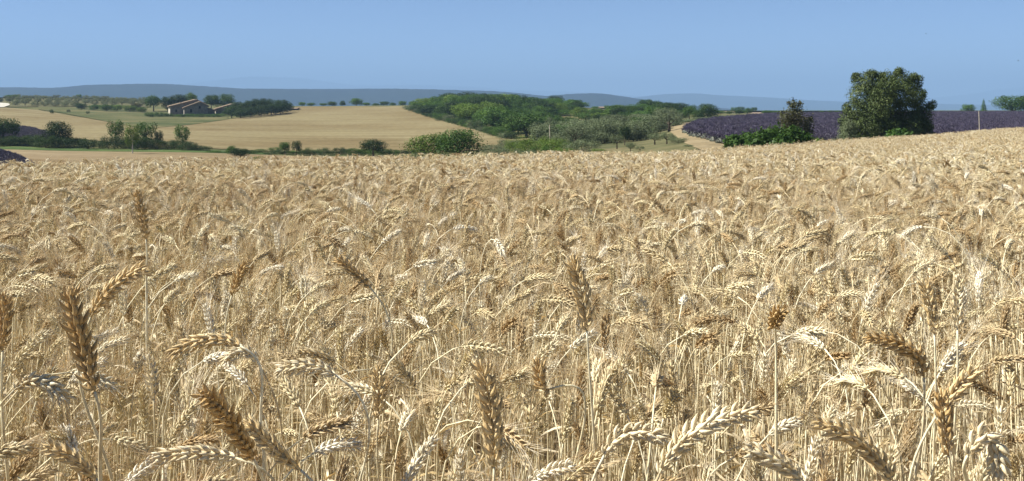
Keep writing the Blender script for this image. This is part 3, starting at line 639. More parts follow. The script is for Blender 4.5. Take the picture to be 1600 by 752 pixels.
def bush_at(px, D, top, width, n, L, mname, label, seed, w=0.55, droop=0.3, jit=0.16, cat='bush', name='broadleaf_bush', flat=1.0):
    x = xat(px, D); z = float(T(x, D)); h = EYE + (H0 - top) / F * D - z; r = width / 2 / F * D
    rs = random.Random(seed); lo = []
    for i in range(11):
        a = rs.uniform(0, 6.28); q = rs.uniform(0, 0.75) * r; zz = rs.uniform(0.2, 0.82) * h * (1 - 0.35 * (q / r) ** 2)
        s = rs.uniform(0.22, 0.36) * min(r, h) * 1.1
        lo.append(((q * math.cos(a), q * math.sin(a), zz), (s * 1.2, s * 1.2, s)))
    lo.append(((0, 0, h * 0.45), (r * 0.7, r * 0.7, h * 0.45)))
    return own_tree(name, px, D, lo, n, L, mname, label, cat, seed, th=h * 0.4, tr=0.05, w=w, droop=droop, jit=jit, lo=0.0)
bush_at(1326, 50, 186, 42, 7000, 0.07, 'olive', 'grey green shrub at the foot of the large holm oak', 21, 0.35, 0.0, name='grey_shrub')
bush_at(1403, 50, 200, 44, 1600, 0.16, 'laurel', 'small bright green bush against the shaded foot of the holm oak', 22)
LL = 'broad leaved bright green bush in the clump before the lavender'
for i, (px, D, tp, wd) in enumerate(((1147, 44, 211, 38), (1168, 45, 206, 46), (1192, 45, 200, 50), (1215, 46, 195, 52), (1238, 46, 197, 50), (1180, 42, 214, 44), (1222, 43, 210, 46), (1258, 46, 206, 34))):
    b_ = bush_at(px, D, tp, wd, 4200, 0.16, 'laurel', LL, 40 + i); b_['group'] = 'broad leaved bushes before the lavender'
bush_at(1278, 46, 214, 40, 2600, 0.09, 'oak_light', 'low yellow green bush between the leafy clump and the holm oak', 61, name='low_bush')
bush_at(1303, 47, 216, 24, 1500, 0.09, 'olive', 'small faded shrub squeezed beside the holm oak', 62, name='low_bush')
# the half dry tree
dD = 50.0; s2 = dD / F; dz0 = float(T(xat(1240, dD), dD)); up2 = lambda py: EYE + (H0 - py) * s2 - dz0
dl = [(((a - 1240) * s2, dy, up2(b)), (r * s2, r * s2, r * s2 * 1.25)) for a, b, r, dy in ((1238, 164, 7, 0), (1246, 172, 10, 0.2), (1234, 180, 10, -0.2), (1228, 190, 11, 0), (1246, 188, 12, -0.2), (1240, 200, 13, 0.2), (1262, 192, 8, 0), (1264, 204, 9, 0.1), (1250, 162, 4, 0), (1222, 178, 5, 0.1), (1268, 185, 4, 0), (1232, 162, 3, 0))]
own_tree('half_dry_tree', 1240, dD, dl, 3600, 0.10, 'rust', 'sparse brownish tree rising out of the bright green bushes', 'tree', 71, up2(196), 0.07, jit=0.28, shell=0.8)
# beyond the lavender
tree('field_tree', 'bush', 'oak', 1512, 196, 162, 22, 'low bushy tree behind the lavender, by a conical one', 'tree')
tree('field_tree', 'conifer', 'oak', 1537, 195, 156, 13, 'small conical tree behind the lavender', 'tree')
tree('field_tree', 'bush', 'oak', 1582, 192, 147, 58, 'broad green tree behind the far end of the lavender', 'tree')
tree('field_tree', 'bush', 'oak', 1612, 196, 145, 50, 'green tree partly hidden behind the broad one past the lavender', 'tree')
for px in (1284, 1296, 1308):
    tree('plain_tree', 'bush', 'oak', px, 215, 172.5, 9, 'tiny dark bush on the far edge of the lavender', 'bush', 'tiny bushes at the lavender edge')

# --- lavender (rows of tufts)
def tuft(seed):
    rs = random.Random(seed); mb = MB()
    n = 10; 
    V = [(0, 0, 0.34)]; Fc = []
    for k, (rr, zz) in enumerate(((0.24, 0.27), (0.36, 0.10), (0.34, -0.05))):
        for j in range(n): V.append((rr * math.cos(j * 0.628) * rs.uniform(0.9, 1.1), rr * math.sin(j * 0.628) * rs.uniform(0.9, 1.1), zz))
    for j in range(n):
        j2 = (j + 1) % n; Fc.append((0, 1 + j, 1 + j2))
        for k in range(2): Fc.append((1 + k * n + j, 1 + (k + 1) * n + j, 1 + (k + 1) * n + j2, 1 + k * n + j2))
    mb.add(V, Fc, 0)
    for i in range(85):
        a = rs.uniform(0, 6.28); t = rs.uniform(0, 1) ** 0.6 * 1.15
        d = np.array([math.cos(a) * math.sin(t), math.sin(a) * math.sin(t), math.cos(t)])
        L = rs.uniform(0.46, 0.66) * (1 - 0.12 * t); p1 = d * L; p0 = d * 0.2
        s = unit(np.cross(d, [rs.gauss(0, 1) for _ in range(3)])); s3 = np.cross(d, s)
        mb.add([p0 - s * 0.005, p0 + s * 0.005, p1], [(0, 1, 2)], 0)
        h0 = d * (L - 0.13); c = d * (L - 0.05); w = 0.022
        mb.add([h0, c + s * w, c + s3 * w, c - s * w, c - s3 * w, d * (L + 0.04)], [(0, 2, 1), (0, 3, 2), (0, 4, 3), (0, 1, 4), (5, 1, 2), (5, 2, 3), (5, 3, 4), (5, 4, 1)], 1)
    return bpy.data.objects.new('lavender_tuft', mb.mesh('lavender_tuft', [M['lav_green'], M['lav_flower']]))

def scatter(name, pts, rot, scl, idx, protos, kind='stuff', **props):
    me = bpy.data.meshes.new(name); pts = np.asarray(pts, np.float32)
    me.vertices.add(len(pts)); me.vertices.foreach_set('co', pts.ravel())
    for an, ty, ar in (('rot', 'FLOAT_VECTOR', rot), ('scl', 'FLOAT_VECTOR', scl), ('idx', 'INT', idx)):
        at = me.attributes.new(an, ty, 'POINT')
        if ty == 'INT': at.data.foreach_set('value', np.asarray(ar, np.int32))
        else: at.data.foreach_set('vector', np.asarray(ar, np.float32).ravel())
    o = link(name, me, kind=kind, **props)
    ng = bpy.data.node_groups.new(name, 'GeometryNodeTree')
    ng.interface.new_socket('Geometry', in_out='INPUT', socket_type='NodeSocketGeometry')
    ng.interface.new_socket('Geometry', in_out='OUTPUT', socket_type='NodeSocketGeometry')
    gi = ng.nodes.new('NodeGroupInput'); go = ng.nodes.new('NodeGroupOutput')
    jn = ng.nodes.new('GeometryNodeJoinGeometry')
    for p in protos:
        oi = ng.nodes.new('GeometryNodeObjectInfo'); oi.inputs['Object'].default_value = p; oi.inputs['As Instance'].default_value = True
        ng.links.new(oi.outputs['Geometry'], jn.inputs[0])
    ip = ng.nodes.new('GeometryNodeInstanceOnPoints'); ip.inputs['Pick Instance'].default_value = True
    ng.links.new(gi.outputs[0], ip.inputs['Points']); ng.links.new(jn.outputs[0], ip.inputs['Instance'])
    def na(nm, ty):
        n = ng.nodes.new('GeometryNodeInputNamedAttribute'); n.data_type = ty; n.inputs['Name'].default_value = nm
        return n.outputs['Attribute']
    er = ng.nodes.new('FunctionNodeEulerToRotation'); ng.links.new(na('rot', 'FLOAT_VECTOR'), er.inputs[0])
    ng.links.new(er.outputs[0], ip.inputs['Rotation']); ng.links.new(na('scl', 'FLOAT_VECTOR'), ip.inputs['Scale']); ng.links.new(na('idx', 'INT'), ip.inputs['Instance Index'])
    ng.links.new(ip.outputs[0], go.inputs[0])
    md = o.modifiers.new('scatter', 'NODES'); md.node_group = ng
    return o

TUFTS = [tuft(s) for s in range(4)]
def lavender(pname, name, label, ang, gap, step, xr, yr, smax=1.0, seed=1, side=1.0):
    rs = np.random.RandomState(seed)
    ca, sa = math.cos(R(ang)), math.sin(R(ang)); Lm = 260
    u = np.arange(-Lm, Lm, step); v = np.arange(-Lm, Lm, gap); U, Vv = np.meshgrid(u, v)
    U = U + rs.uniform(-0.2, 0.2, U.shape) * step; Vv = Vv + rs.uniform(-0.08, 0.08, U.shape)
    x = (U * ca - Vv * sa).ravel() + sum(xr) / 2; y = (U * sa + Vv * ca).ravel() + sum(yr) / 2
    k = (x > xr[0]) & (x < xr[1]) & (y > yr[0]) & (y < yr[1]); x = x[k]; y = y[k]
    px = CX + F * x / y; pp, nn, ff = PATCH[pname]
    k = (px > pp[0]) & (px < pp[-1]) & (y > np.interp(px, pp, nn)) & (y < np.interp(px, pp, ff)); x = x[k]; y = y[k]
    s = rs.uniform(0.8, 1.15, len(x)) * smax
    scatter(name, np.stack([x, y, T(x, y) + 0.06], -1), np.stack([0 * x, 0 * x, rs.uniform(0, 6.28, len(x))], -1), np.stack([s * side, s * side, s], -1), rs.randint(0, 4, len(x)), TUFTS, label=label, category='lavender')
lavender('lavender_field', 'lavender_rows', 'broad purple lavender field in rows beyond the wheat', 58, 1.25, 0.62, (5, 190), (40, 190), 0.95)
lavender('lavender_slope', 'lavender_slope_rows', 'purple lavender corner below the crest of the wheat', 30, 0.75, 0.4, (-90, -15), (34, 98), 0.5, 2)
lavender('lavender_plot', 'lavender_plot_rows', 'small lavender plot between two dark hedge oaks', 20, 0.9, 0.5, (-140, -50), (106, 200), 0.55, 3)
lavender('distant_lavender_plot', 'distant_lavender_rows', 'thin far lavender plot under a pair of round trees', 20, 1.5, 0.9, (15, 60), (170, 290), 1.0, 4, 1.3)

# ------------------------------------------------------------------ farm buildings
def box_mb(mb, x0, x1, y0, y1, z0, z1, mi=0):
    V = [(x, y, z) for z in (z0, z1) for y in (y0, y1) for x in (x0, x1)]
    mb.add(V, [(0, 2, 3, 1), (4, 5, 7, 6), (0, 1, 5, 4), (2, 6, 7, 3), (0, 4, 6, 2), (1, 3, 7, 5)], mi)

def gabled(root, x0, x1, y0, y1, eave_l, eave_r, apex_x, apex, wallm, sunlit_left=True, over=0.35, th=0.22):
    """a block with its gable to the front (y0), ridge running back"""
    mb = MB(); prof = [(x0, -0.6), (x1, -0.6), (x1, eave_r), (apex_x, apex), (x0, eave_l)]
    V = [(x, y, z) for y in (y0, y1) for x, z in prof]
    Fc = [(0, 1, 2, 3, 4), (9, 8, 7, 6, 5), (1, 6, 7, 2), (0, 5, 6, 1)]
    mb.add(V, Fc, 0); link('wall', mb.mesh('wall', [wallm]), root)
    mb = MB(); mb.add([(x0, y0, -0.6), (x0, y1, -0.6), (x0, y1, eave_l), (x0, y0, eave_l)], [(0, 3, 2, 1)]); 
    mb.add([(x0 - 0.05, y0 - 0.02, -0.6), (x0 - 0.05, y1, -0.6), (x0 - 0.05, y1, eave_l), (x0 - 0.05, y0 - 0.02, eave_l), (x0 + 0.02, y0 - 0.02, -0.6), (x0 + 0.02, y0 - 0.02, eave_l)], [(0, 3, 2, 1), (0, 4, 5, 3)])
    w2 = link('side_wall', mb.mesh('side_wall', [M['render']]), root, label='side wall toned pale for sunlight')  # sunlight on the left wall is put into its colour, paler than the stone
    for (xa, za, xb, zb) in ((x0, eave_l, apex_x, apex), (apex_x, apex, x1, eave_r)):
        d = unit(np.array([xb - xa, 0, zb - za])); nn_ = np.array([-d[2], 0, d[0]])
        a = np.array([xa, 0, za]) - d * (over if xa == x0 else 0.0); b = np.array([xb, 0, zb]) + d * (over if xb == x1 else 0.0)
        mb = MB(); V = []
        for y in (y0 - over, y1 + over):
            for p_ in (a + nn_ * 0.01, b + nn_ * 0.01, b + nn_ * th, a + nn_ * th): V.append((p_[0], y, p_[2]))
        mb.add(V, [(0, 1, 2, 3), (7, 6, 5, 4), (0, 4, 5, 1), (1, 5, 6, 2), (2, 6, 7, 3), (3, 7, 4, 0)])
        # rows of half-round tiles running down the slope
        L = float(np.linalg.norm(b - a)); ny_ = int((y1 - y0 + 2 * over) / 0.42)
        for j in range(ny_):
            yy = y0 - over + 0.21 + j * 0.42
            tube(mb, [a + nn_ * th + np.array([0, yy, 0]), b + nn_ * th + np.array([0, yy, 0])], 0.12, 5)
        link('roof', mb.mesh('roof', [M['tile']]), root)

def opening(root, nm, x, z, w, h, y):
    mb = MB(); box_mb(mb, x - w / 2, x + w / 2, y - 0.04, y + 0.1, z, z + h); o = link(nm, mb.mesh(nm, [M['dark']]), root)
    mb = MB(); box_mb(mb, x - w / 2 - 0.12, x + w / 2 + 0.12, y - 0.10, y + 0.06, z - 0.14, z - 0.003); link('sill', mb.mesh('sill', [M['stone']]), o)
    mb = MB(); box_mb(mb, x - w / 2 - 0.12, x + w / 2 + 0.12, y - 0.08, y + 0.06, z + h + 0.003, z + h + 0.16); link('lintel', mb.mesh('lintel', [M['stone']]), o)

HD = 240.0; hz = float(T(xat(300, HD), HD)); ph = HD / F
house = link('farmhouse', None, label='stone farmhouse with low pitched tile roofs on the hill', category='house')
house.location = (xat(288, HD), HD, hz - 0.25); house.rotation_euler = (0, 0, R(21.5))
W = lambda px: (px - 288) * ph
zt = lambda py: EYE + (H0 - py) / F * HD - (hz - 0.25)
gabled(house, 0.0, W(323), 0.0, 7.0, zt(169.5), zt(166.5), W(311), zt(160.5), M['stone'])
gabled(house, W(268), W(319), 2.6, 11.0, zt(167.5), zt(163), W(307), zt(157.2), M['stone'])
mb = MB(); box_mb(mb, W(283), W(283) + 0.7, 6.0, 6.8, zt(166), zt(159.5)); link('chimney', mb.mesh('chimney', [M['stone']]), house)
opening(house, 'window', W(298), zt(176), 0.5, 0.8, 0.0); opening(house, 'window', W(311), zt(170), 0.45, 0.6, 0.0); opening(house, 'window', W(277), zt(175.5), 0.45, 0.6, 2.6)
barn = link('outbuilding', None, label='low stone outbuilding with a sloping tile roof beside the windbreak', category='outbuilding')
bz_ = float(T(xat(345, 246), 246)); barn.location = (xat(338, 246), 246, bz_ - 0.3); barn.rotation_euler = (0, 0, R(19))
zb = lambda py: EYE + (H0 - py) / F * 246 - (bz_ - 0.3)
gabled(barn, 0, 4.6, 0, 7, zb(171.5), zb(164.5), 3.9, zb(164), M['stone'])
opening(barn, 'window', 2.2, zb(177), 0.5, 0.7, 0)
ann = link('lean_to_shed', None, label='small grey lean-to shed between farmhouse and outbuilding', category='shed')
az_ = float(T(xat(324, 243), 243)); ann.location = (xat(324.5, 243), 243, az_ - 0.3); ann.rotation_euler = (0, 0, R(19))
za = lambda py: EYE + (H0 - py) / F * 243 - (az_ - 0.3)
gabled(ann, 0, 1.7, 0, 5, za(171), za(174), 0.15, za(170.5), M['stone'])

def far_house(px, D, base_py, wpx, hpx, label, roof=M['tile'], wall=M['render'], dep=7):
    o = link('distant_house', None, label=label, category='house')
    w = wpx / F * D; h = hpx / F * D; z = EYE + (H0 - base_py) / F * D; zg = float(T(xat(px, D), D))
    o.location = (xat(px, D), D, zg); zz = z - zg
    mb = MB(); box_mb(mb, -w / 2, w / 2, 0, dep, -0.5, zz + h * 0.72); link('wall', mb.mesh('wall', [wall]), o)
    mb = MB(); e = zz + h * 0.72
    V = [(-w / 2 - 0.4, -0.5, e - 0.02), (w / 2 + 0.4, -0.5, e - 0.02), (w / 2 + 0.4, dep + 0.5, e - 0.02), (-w / 2 - 0.4, dep + 0.5, e - 0.02), (-w / 2 - 0.4, dep / 2, e + h * 0.3), (w / 2 + 0.4, dep / 2, e + h * 0.3)]
    mb.add(V, [(0, 3, 2, 1), (0, 1, 5, 4), (2, 3, 4, 5), (0, 4, 3), (1, 2, 5)]); link('roof', mb.mesh('roof', [roof]), o)
    for k in (-0.25, 0.22):
        mb = MB(); box_mb(mb, k * w - 0.5, k * w + 0.5, -0.05, 0.1, zz + h * 0.15, zz + h * 0.5); link('window', mb.mesh('window', [M['dark']]), o)
    return o
far_house(858, 285, 168, 8, 8, 'tiny pale house among the treetops of the wood')
far_house(1184, 300, 182.5, 19, 6.5, 'long pale farm building just behind the lavender', dep=9)
far_house(1219, 310, 180.5, 9, 4.5, 'small pale building half hidden by the brownish tree', dep=6)
far_house(1140, 330, 180, 17, 6, 'pale low building beside the dark lavender tip tree', dep=9)
far_house(946, 330, 172, 16, 5, 'reddish roofed building beyond the wood', wall=M['tile'], dep=9)
far_house(459, 262, 173, 7, 4.5, 'little reddish hut at the end of the windbreak', wall=M['tile'], dep=4)

# posts and birds
def post(px, D, top, r, label):
    x = xat(px, D); z = float(T(x, D)); h = EYE + (H0 - top) / F * D - z
    o = link('wooden_post', None, label=label, category='post'); o.location = (x, D, z)
    mb = MB(); tube(mb, [(0, 0, -0.2), (0.01, 0, h * 0.5), (-0.015, 0.01, h - 0.06)], [r * 1.1, r, r * 0.92], 8); link('shaft', mb.mesh('shaft', [M['wood']]), o)
    mb = MB(); tube(mb, [(-0.015, 0.01, h - 0.06), (-0.015, 0.01, h)], [r * 0.92, r * 0.5], 8); link('tip', mb.mesh('tip', [M['wood']]), o)
post(1530, 56, 173.5, 0.024, 'slender pale stake standing before the lavender')
post(859, 96, 195, 0.045, 'pale weathered post among the olives and oaks')
def bird(px, py, D, roll, label):
    o = link('bird', None, label=label, category='bird'); o.location = pix(px, py, D); o.rotation_euler = (R(8), R(roll), R(50))
    mb = MB(); tube(mb, [(0, -0.09, 0), (0, -0.05, 0.004), (0, 0.03, 0.005), (0, 0.08, 0.01), (0, 0.105, 0.006)], [0.006, 0.024, 0.03, 0.017, 0.004], 7); link('body', mb.mesh('body', [M['bird']]), o)
    for s in (-1, 1):
        mb = MB(); V = [(s * 0.015, 0.04, 0.012), (s * 0.10, 0.065, 0.05), (s * 0.20, -0.02, 0.03), (s * 0.09, 0.0, 0.045), (s * 0.015, -0.03, 0.01)]
        V2 = [(a, b, c - 0.006) for a, b, c in V]
        mb.add(V + V2, [(0, 1, 2, 3, 4), (9, 8, 7, 6, 5)] + [(i, (i + 1) % 5, 5 + (i + 1) % 5, 5 + i) for i in range(5)]); link('wing', mb.mesh('wing', [M['bird']]), o)
    mb = MB(); mb.add([(0, -0.08, 0), (-0.03, -0.15, 0), (0, -0.125, 0), (0.03, -0.15, 0), (0, -0.08, 0.005)], [(0, 2, 1), (0, 3, 2), (4, 1, 2), (4, 2, 3)]); link('tail', mb.mesh('tail', [M['bird']]), o)
bird(1447, 53, 150, 12, 'small dark bird flying high above the holm oak')
bird(1591, 95, 130, -15, 'small dark bird flying low over the broad tree past the lavender')

# ------------------------------------------------------------------ wheat
def teardrop(L, w, th, sides, bow=0.12):
    t = np.array([0, 0.16, 0.42, 0.70, 0.90, 1.0]); r = np.array([0.25, 0.78, 1.0, 0.66, 0.24, 0.02])
    an = np.arange(sides) * 2 * math.pi / sides + 0.3
    V = np.stack([(th * r[:, None] * np.cos(an)[None] + bow * L * np.sin(t * math.pi)[:, None]), w * r[:, None] * np.sin(an)[None], L * t[:, None] + 0 * an[None]], -1).reshape(-1, 3)
    Fc = [(i * sides + j, i * sides + (j + 1) % sides, (i + 1) * sides + (j + 1) % sides, (i + 1) * sides + j) for i in range(5) for j in range(sides)]
    return V, Fc
def rotm(ax, a): return np.array(Matrix.Rotation(a, 3, ax))
def spikelet(sides=6, lat=True, seed=0):
    """local axes: z along the ear, x outward, y sideways"""
    rs = random.Random(seed); mb = MB()
    for (out, fan, L, y0, sc) in (((20, 21, 0.0118, 0.0016, 1.0), (20, -21, 0.0118, -0.0016, 1.0), (38, 0, 0.0100, 0, 0.92), (9, 0, 0.0105, 0, 0.9)) if lat else ((24, 14, 0.0120, 0.0012, 1.15), (24, -14, 0.0120, -0.0012, 1.15))):
        V, Fc = teardrop(L * rs.uniform(0.9, 1.15), 0.00190 * sc, 0.00165 * sc, sides)
        V = V @ (rotm('Y', R(out + rs.uniform(-8, 8))) @ rotm('X', R(-fan + rs.uniform(-8, 8)))).T + np.array([0.0008, y0, 0])
        mb.add(V, Fc)
    return mb
def awn_path(L, out, fan, rs):
    d = rotm('Y', R(out)) @ rotm('X', R(-fan)) @ np.array([0, 0, 1.0]); c = np.array([rs.uniform(-1, 1), rs.uniform(-1, 1), 0]) * L * 0.10
    p0 = d * 0.0105; return [p0, p0 + d * L * 0.5 + c * 0.4, p0 + d * L + c]

SPK_HI = [spikelet(7, True, s) for s in range(6)]; SPK_MID = [spikelet(5, True, s) for s in range(5)]; SPK_LOW = [spikelet(4, False, s) for s in range(3)]
def ear_frames(P, phi, nsp):
    """spikelet placements (origin, 3x3 axes, scale, index) along the ear axis"""
    P = np.asarray(P, float); Tn, N, B = frames(P)
    s = np.concatenate([[0], np.cumsum(np.linalg.norm(np.diff(P, axis=0), axis=1))]); Ls = s[-1]; out = []
    for i in range(nsp):
        q = (i + 0.3) / nsp * (Ls - 0.006); t = q / Ls
        o = np.array([np.interp(q, s, P[:, k]) for k in range(3)])
        tt = unit(np.array([np.interp(q, s, Tn[:, k]) for k in range(3)])); n = unit(np.array([np.interp(q, s, N[:, k]) for k in range(3)])); b = np.cross(tt, n)
        e = (n * math.cos(phi) + b * math.sin(phi)) * (1 if i % 2 == 0 else -1); f = np.cross(tt, e)
        sc = np.interp(t, [0, 0.15, 0.5, 0.85, 1.0], [0.72, 0.95, 1.05, 0.88, 0.62])
        out.append((o, np.stack([e, f, tt], 1), sc, i))
    # terminal spikelet points straight on
    return out
def ear_parts(P, phi, nsp, spk, awnL, rs, awn_sides=3, per=2, wid=1.0):
    ear, aw = MB(), MB()
    tube(ear, P, 0.0009, 4)
    for o, A, sc, i in ear_frames(P, phi, nsp):
        k = spk[rs.randrange(len(spk))]; jit = rotm('Z', rs.uniform(-0.4, 0.4)) @ rotm('Y', rs.uniform(-0.14, 0.2)) @ rotm('X', rs.uniform(-0.12, 0.12))
        for V0, in ((v,) for v in [np.concatenate(k.V)]): ear.add(o + (V0 * sc * wid) @ jit.T @ A.T, k.F)
        for j in range(per):
            if rs.random() < 0.15: continue
            W_ = np.array(awn_path(awnL * rs.uniform(0.45, 1.1), rs.uniform(8, 30), rs.uniform(-26, 26), rs)) * 1.0
            tube(aw, o + W_ @ A.T, [0.00034, 0.00026, 0.0001], awn_sides, cap=False)
    return ear, aw

def blade(P0, d, L, rs, w=0.0042, curl=1.6):
    n = 9; t = np.linspace(0, 1, n); P = []; pos = np.array(P0, float); dirv = unit(np.array(d, float)); side = unit(np.cross(dirv, [0, 0, 1.0]) + 1e-3)
    V = []; tw = rs.uniform(-2.4, 2.4)
    for i in range(n):
        a = tw * t[i]; sv = side * math.cos(a) + np.cross(dirv, side) * math.sin(a)
        ww = w * (1 - t[i] ** 2.2) + 0.0003; fold = np.cross(dirv, sv) * ww * 0.45
        V += [pos - sv * ww + fold, pos, pos + sv * ww + fold]
        pos = pos + dirv * L / n; dirv = unit(dirv + np.array([0, 0, -1.0]) * curl / n)
    Fc = []
    for i in range(n - 1):
        for j in range(2): Fc.append((i * 3 + j, i * 3 + j + 1, (i + 1) * 3 + j + 1, (i + 1) * 3 + j))
    return V, Fc

def plant(seed, h, bend, earL, spk, awnL, lean=0.04, low=False, nleaf=1, apex_to=0.78):
    """bends towards +x; h is the height where the neck begins to turn"""
    rs = random.Random(seed)
    neck = 0.05 + 0.05 * rs.random() + 0.035 * bend; Ltot = h + neck + earL
    n = 70; s = np.linspace(0, Ltot, n); yaw = rs.uniform(-0.5, 0.5)
    th = lean * np.minimum(s / h, 1) + (bend - lean) * np.clip((s - h) / (neck + earL * 0.75), 0, 1) ** 1.15
    ds = Ltot / (n - 1); wav = rs.uniform(-0.03, 0.03)
    apex = float(np.cumsum(np.cos(th) * ds).max())
    if apex_to is not None: return plant(seed, h - (apex - apex_to), bend, earL, spk, awnL, lean, low, nleaf, None)
    T_ = np.stack([np.sin(th), wav * np.sin(s / Ltot * 6) + 0.12 * yaw * np.clip((s - h) / neck, 0, 1), np.cos(th)], -1)
    P = np.concatenate([[[0, 0, 0]], np.cumsum(unit(T_) * ds, 0)[:-1]])
    ie = int(np.searchsorted(s, h + neck)); sp, ep = P[:ie + 1], P[ie:]
    st = MB(); kk_ = list(range(0, int(n * 0.55), 9)) + list(range(int(n * 0.55), ie + 1, 3)); 
    if kk_[-1] != ie: kk_.append(ie)
    tube(st, sp[kk_], np.interp(s[kk_], [0, h * 0.6, h + neck], [0.0021, 0.0017, 0.00105]), 4 if low else 5)
    if not low:
        for q in (0.33, 0.62):
            i = int(q * ie); tube(st, [sp[i], sp[i] + (sp[i + 1] - sp[i]) * 0.5], [0.0028, 0.0026], 5)
    ear, aw = ear_parts(ep, rs.uniform(0, 3.14), int(round(earL / 0.0047)), spk, awnL, rs, 3, 1 if low else 3)
    lf = MB()
    for j in range(nleaf):
        i = int(ie * rs.uniform(0.45, 0.85)); a = rs.uniform(0, 6.28)
        V, Fc = blade(sp[i], (math.cos(a) * 0.6, math.sin(a) * 0.6, rs.uniform(0.2, 0.9)), rs.uniform(0.10, 0.22), rs, rs.uniform(0.002, 0.0038), rs.uniform(1.2, 3.2)); lf.add(V, Fc)
    return st, ear, aw, lf

WR = random.Random(11)
BENDS = [0.06, 0.12, 0.2, 0.3, 0.42, 0.55, 0.7, 0.85, 1.0, 1.15, 1.3, 1.45, 1.6, 1.8, 2.05, 2.3, 0.15, 0.36, 0.95, 1.25, 0.62, 1.5, 0.25, 0.8]
AWNS = [WR.choice([0.016, 0.025, 0.035, 0.05, 0.065]) for _ in BENDS]
LIB = []     # near variants as separate parts
for i, bnd in enumerate(BENDS):
    h = WR.uniform(0.60, 0.70) + (0.03 if bnd > 1.0 else -0.02)
    st, ea, aw, lf = plant(100 + i, h, bnd, WR.uniform(0.056, 0.086), SPK_MID, AWNS[i], WR.uniform(0.0, 0.10), False, WR.choice([0, 1, 1, 2, 2]))
    LIB.append((st, ea, aw, lf, [st.mesh('stem', [M['stem']], True), ea.mesh('ear', [M['ear']], True), aw.mesh('awns', [M['awn']]), lf.mesh('leaf', [M['blade']]) if lf.n else None]))
WM = [M['stem'], M['ear'], M['awn'], M['blade']]
NEARP = []
for st, ea, aw, lf, _ in LIB:
    mb = MB()
    for k, o in enumerate((st, ea, aw, lf)): mb.addmb(o, k)
    NEARP.append(bpy.data.objects.new('wheat_plant', mb.mesh('wheat_plant', WM, True)))
# tufts of low-detail plants for farther off
LOWL = []
for i, bnd in enumerate(BENDS):
    LOWL.append(plant(300 + i, WR.uniform(0.60, 0.70) + (0.03 if bnd > 1.0 else -0.02), bnd, WR.uniform(0.054, 0.082), SPK_LOW, WR.choice([0.012, 0.03, 0.05]), WR.uniform(0, 0.1), True, WR.choice([0, 1, 1])))
FARP = []
for c in range(12):
    mb = MB()
    for j in range(5):
        st, ea, aw, lf = LOWL[WR.randrange(len(LOWL))]; a = WR.uniform(0, 6.28); Rz = rotm('Z', a); sc = WR.uniform(0.82, 1.03)
        off = np.array([WR.uniform(-0.11, 0.11), WR.uniform(-0.11, 0.11), 0])
        for k, o in enumerate((st, ea, aw, lf)):
            if o.n: mb.add(np.concatenate(o.V) @ Rz.T * sc + off, o.F, k)
    FARP.append(bpy.data.objects.new('wheat_clump', mb.mesh('wheat_clump', WM, True)))

# nodding ears lean mostly one way with the wind; the rest at random
def yaw_pick(rs, n):
    a = rs.uniform(0, 2 * math.pi, n); k = rs.rand(n) < 0.35
    a[k] = rs.normal(math.pi * 0.02, 0.9, k.sum()); return a

nr = np.random.RandomState(21)
def field_points(dens_fn, y0, y1, x0, x1, dmax_d):
    n = int(dmax_d * (y1 - y0) * (x1 - x0)); x = nr.uniform(x0, x1, n); y = nr.uniform(y0, y1, n)
    k = nr.rand(n) < dens_fn(x, y) / dmax_d; return x[k], y[k]
# near stand: single plants
NEAR_D = 5.5
x, y = field_points(lambda x, y: np.where(y < 2.2, 350, 400) * (np.abs(x) < 1.0 + 0.72 * np.maximum(y, 0)), -0.7, NEAR_D, -5, 5, 400)
hs = np.where(nr.rand(len(x)) < 0.5, nr.normal(0.99, 0.035, len(x)), nr.uniform(0.74, 0.98, len(x)))
yaw = yaw_pick(nr, len(x)); vi = nr.randint(0, len(LIB), len(x)); tilt = nr.normal(0, 0.05, (len(x), 2))
# keep the lens clear
cl = (np.hypot(x, y) < 0.55); x, y, hs, yaw, vi, tilt = (a[~cl] for a in (x, y, hs, yaw, vi, tilt))
# the plants that show largest become individuals
u_ = x / np.maximum(y, 0.05); cand = np.nonzero((np.abs(u_) < 0.55) & (y > 0.80))[0]
cand = cand[np.argsort(y[cand])][:262]
indiv = np.zeros(len(x), bool); indiv[cand] = True
z = T(x, y) + 0.01
k = ~indiv
scatter('wheat_stand', np.stack([x, y, z], -1)[k], np.stack([tilt[:, 0], tilt[:, 1], yaw], -1)[k], np.stack([hs, hs, hs], -1)[k], vi[k], NEARP, label='dense ripe wheat filling the middle of the field', category='wheat')
def tell(v, hgt):
    b_ = BENDS[v]; how = 'upright' if b_ < 0.28 else 'slightly leaning' if b_ < 0.5 else 'slanting' if b_ < 1.0 else 'arching' if b_ < 1.45 else 'level nodding' if b_ < 1.8 else 'hooked downward'
    awl = AWNS[v]; ab = 'short stubbly awns' if awl < 0.03 else 'medium awns' if awl < 0.045 else 'long fine awns'
    return ('tall ' if hgt > 0.97 else 'short ' if hgt < 0.86 else '') + 'foreground wheat stalk, ear ' + how + ' with ' + ab + (', dry leaf on stem' if LIB[v][4][3] else ', bare stem')
for c, i in enumerate(cand):
    st, ea, aw, lf, ms = LIB[vi[i]]
    o = link('wheat_stalk', None, label=tell(vi[i], hs[i]), category='wheat', group='packed ripe wheat stalks in the foreground')
    o.location = (x[i], y[i], z[i]); o.rotation_euler = (tilt[i, 0], tilt[i, 1], yaw[i]); o.scale = (hs[i],) * 3
    link('stem', ms[0], o); e_ = link('ear', ms[1], o); link('awns', ms[2], e_)
    if ms[3]: link('leaf', ms[3], o)
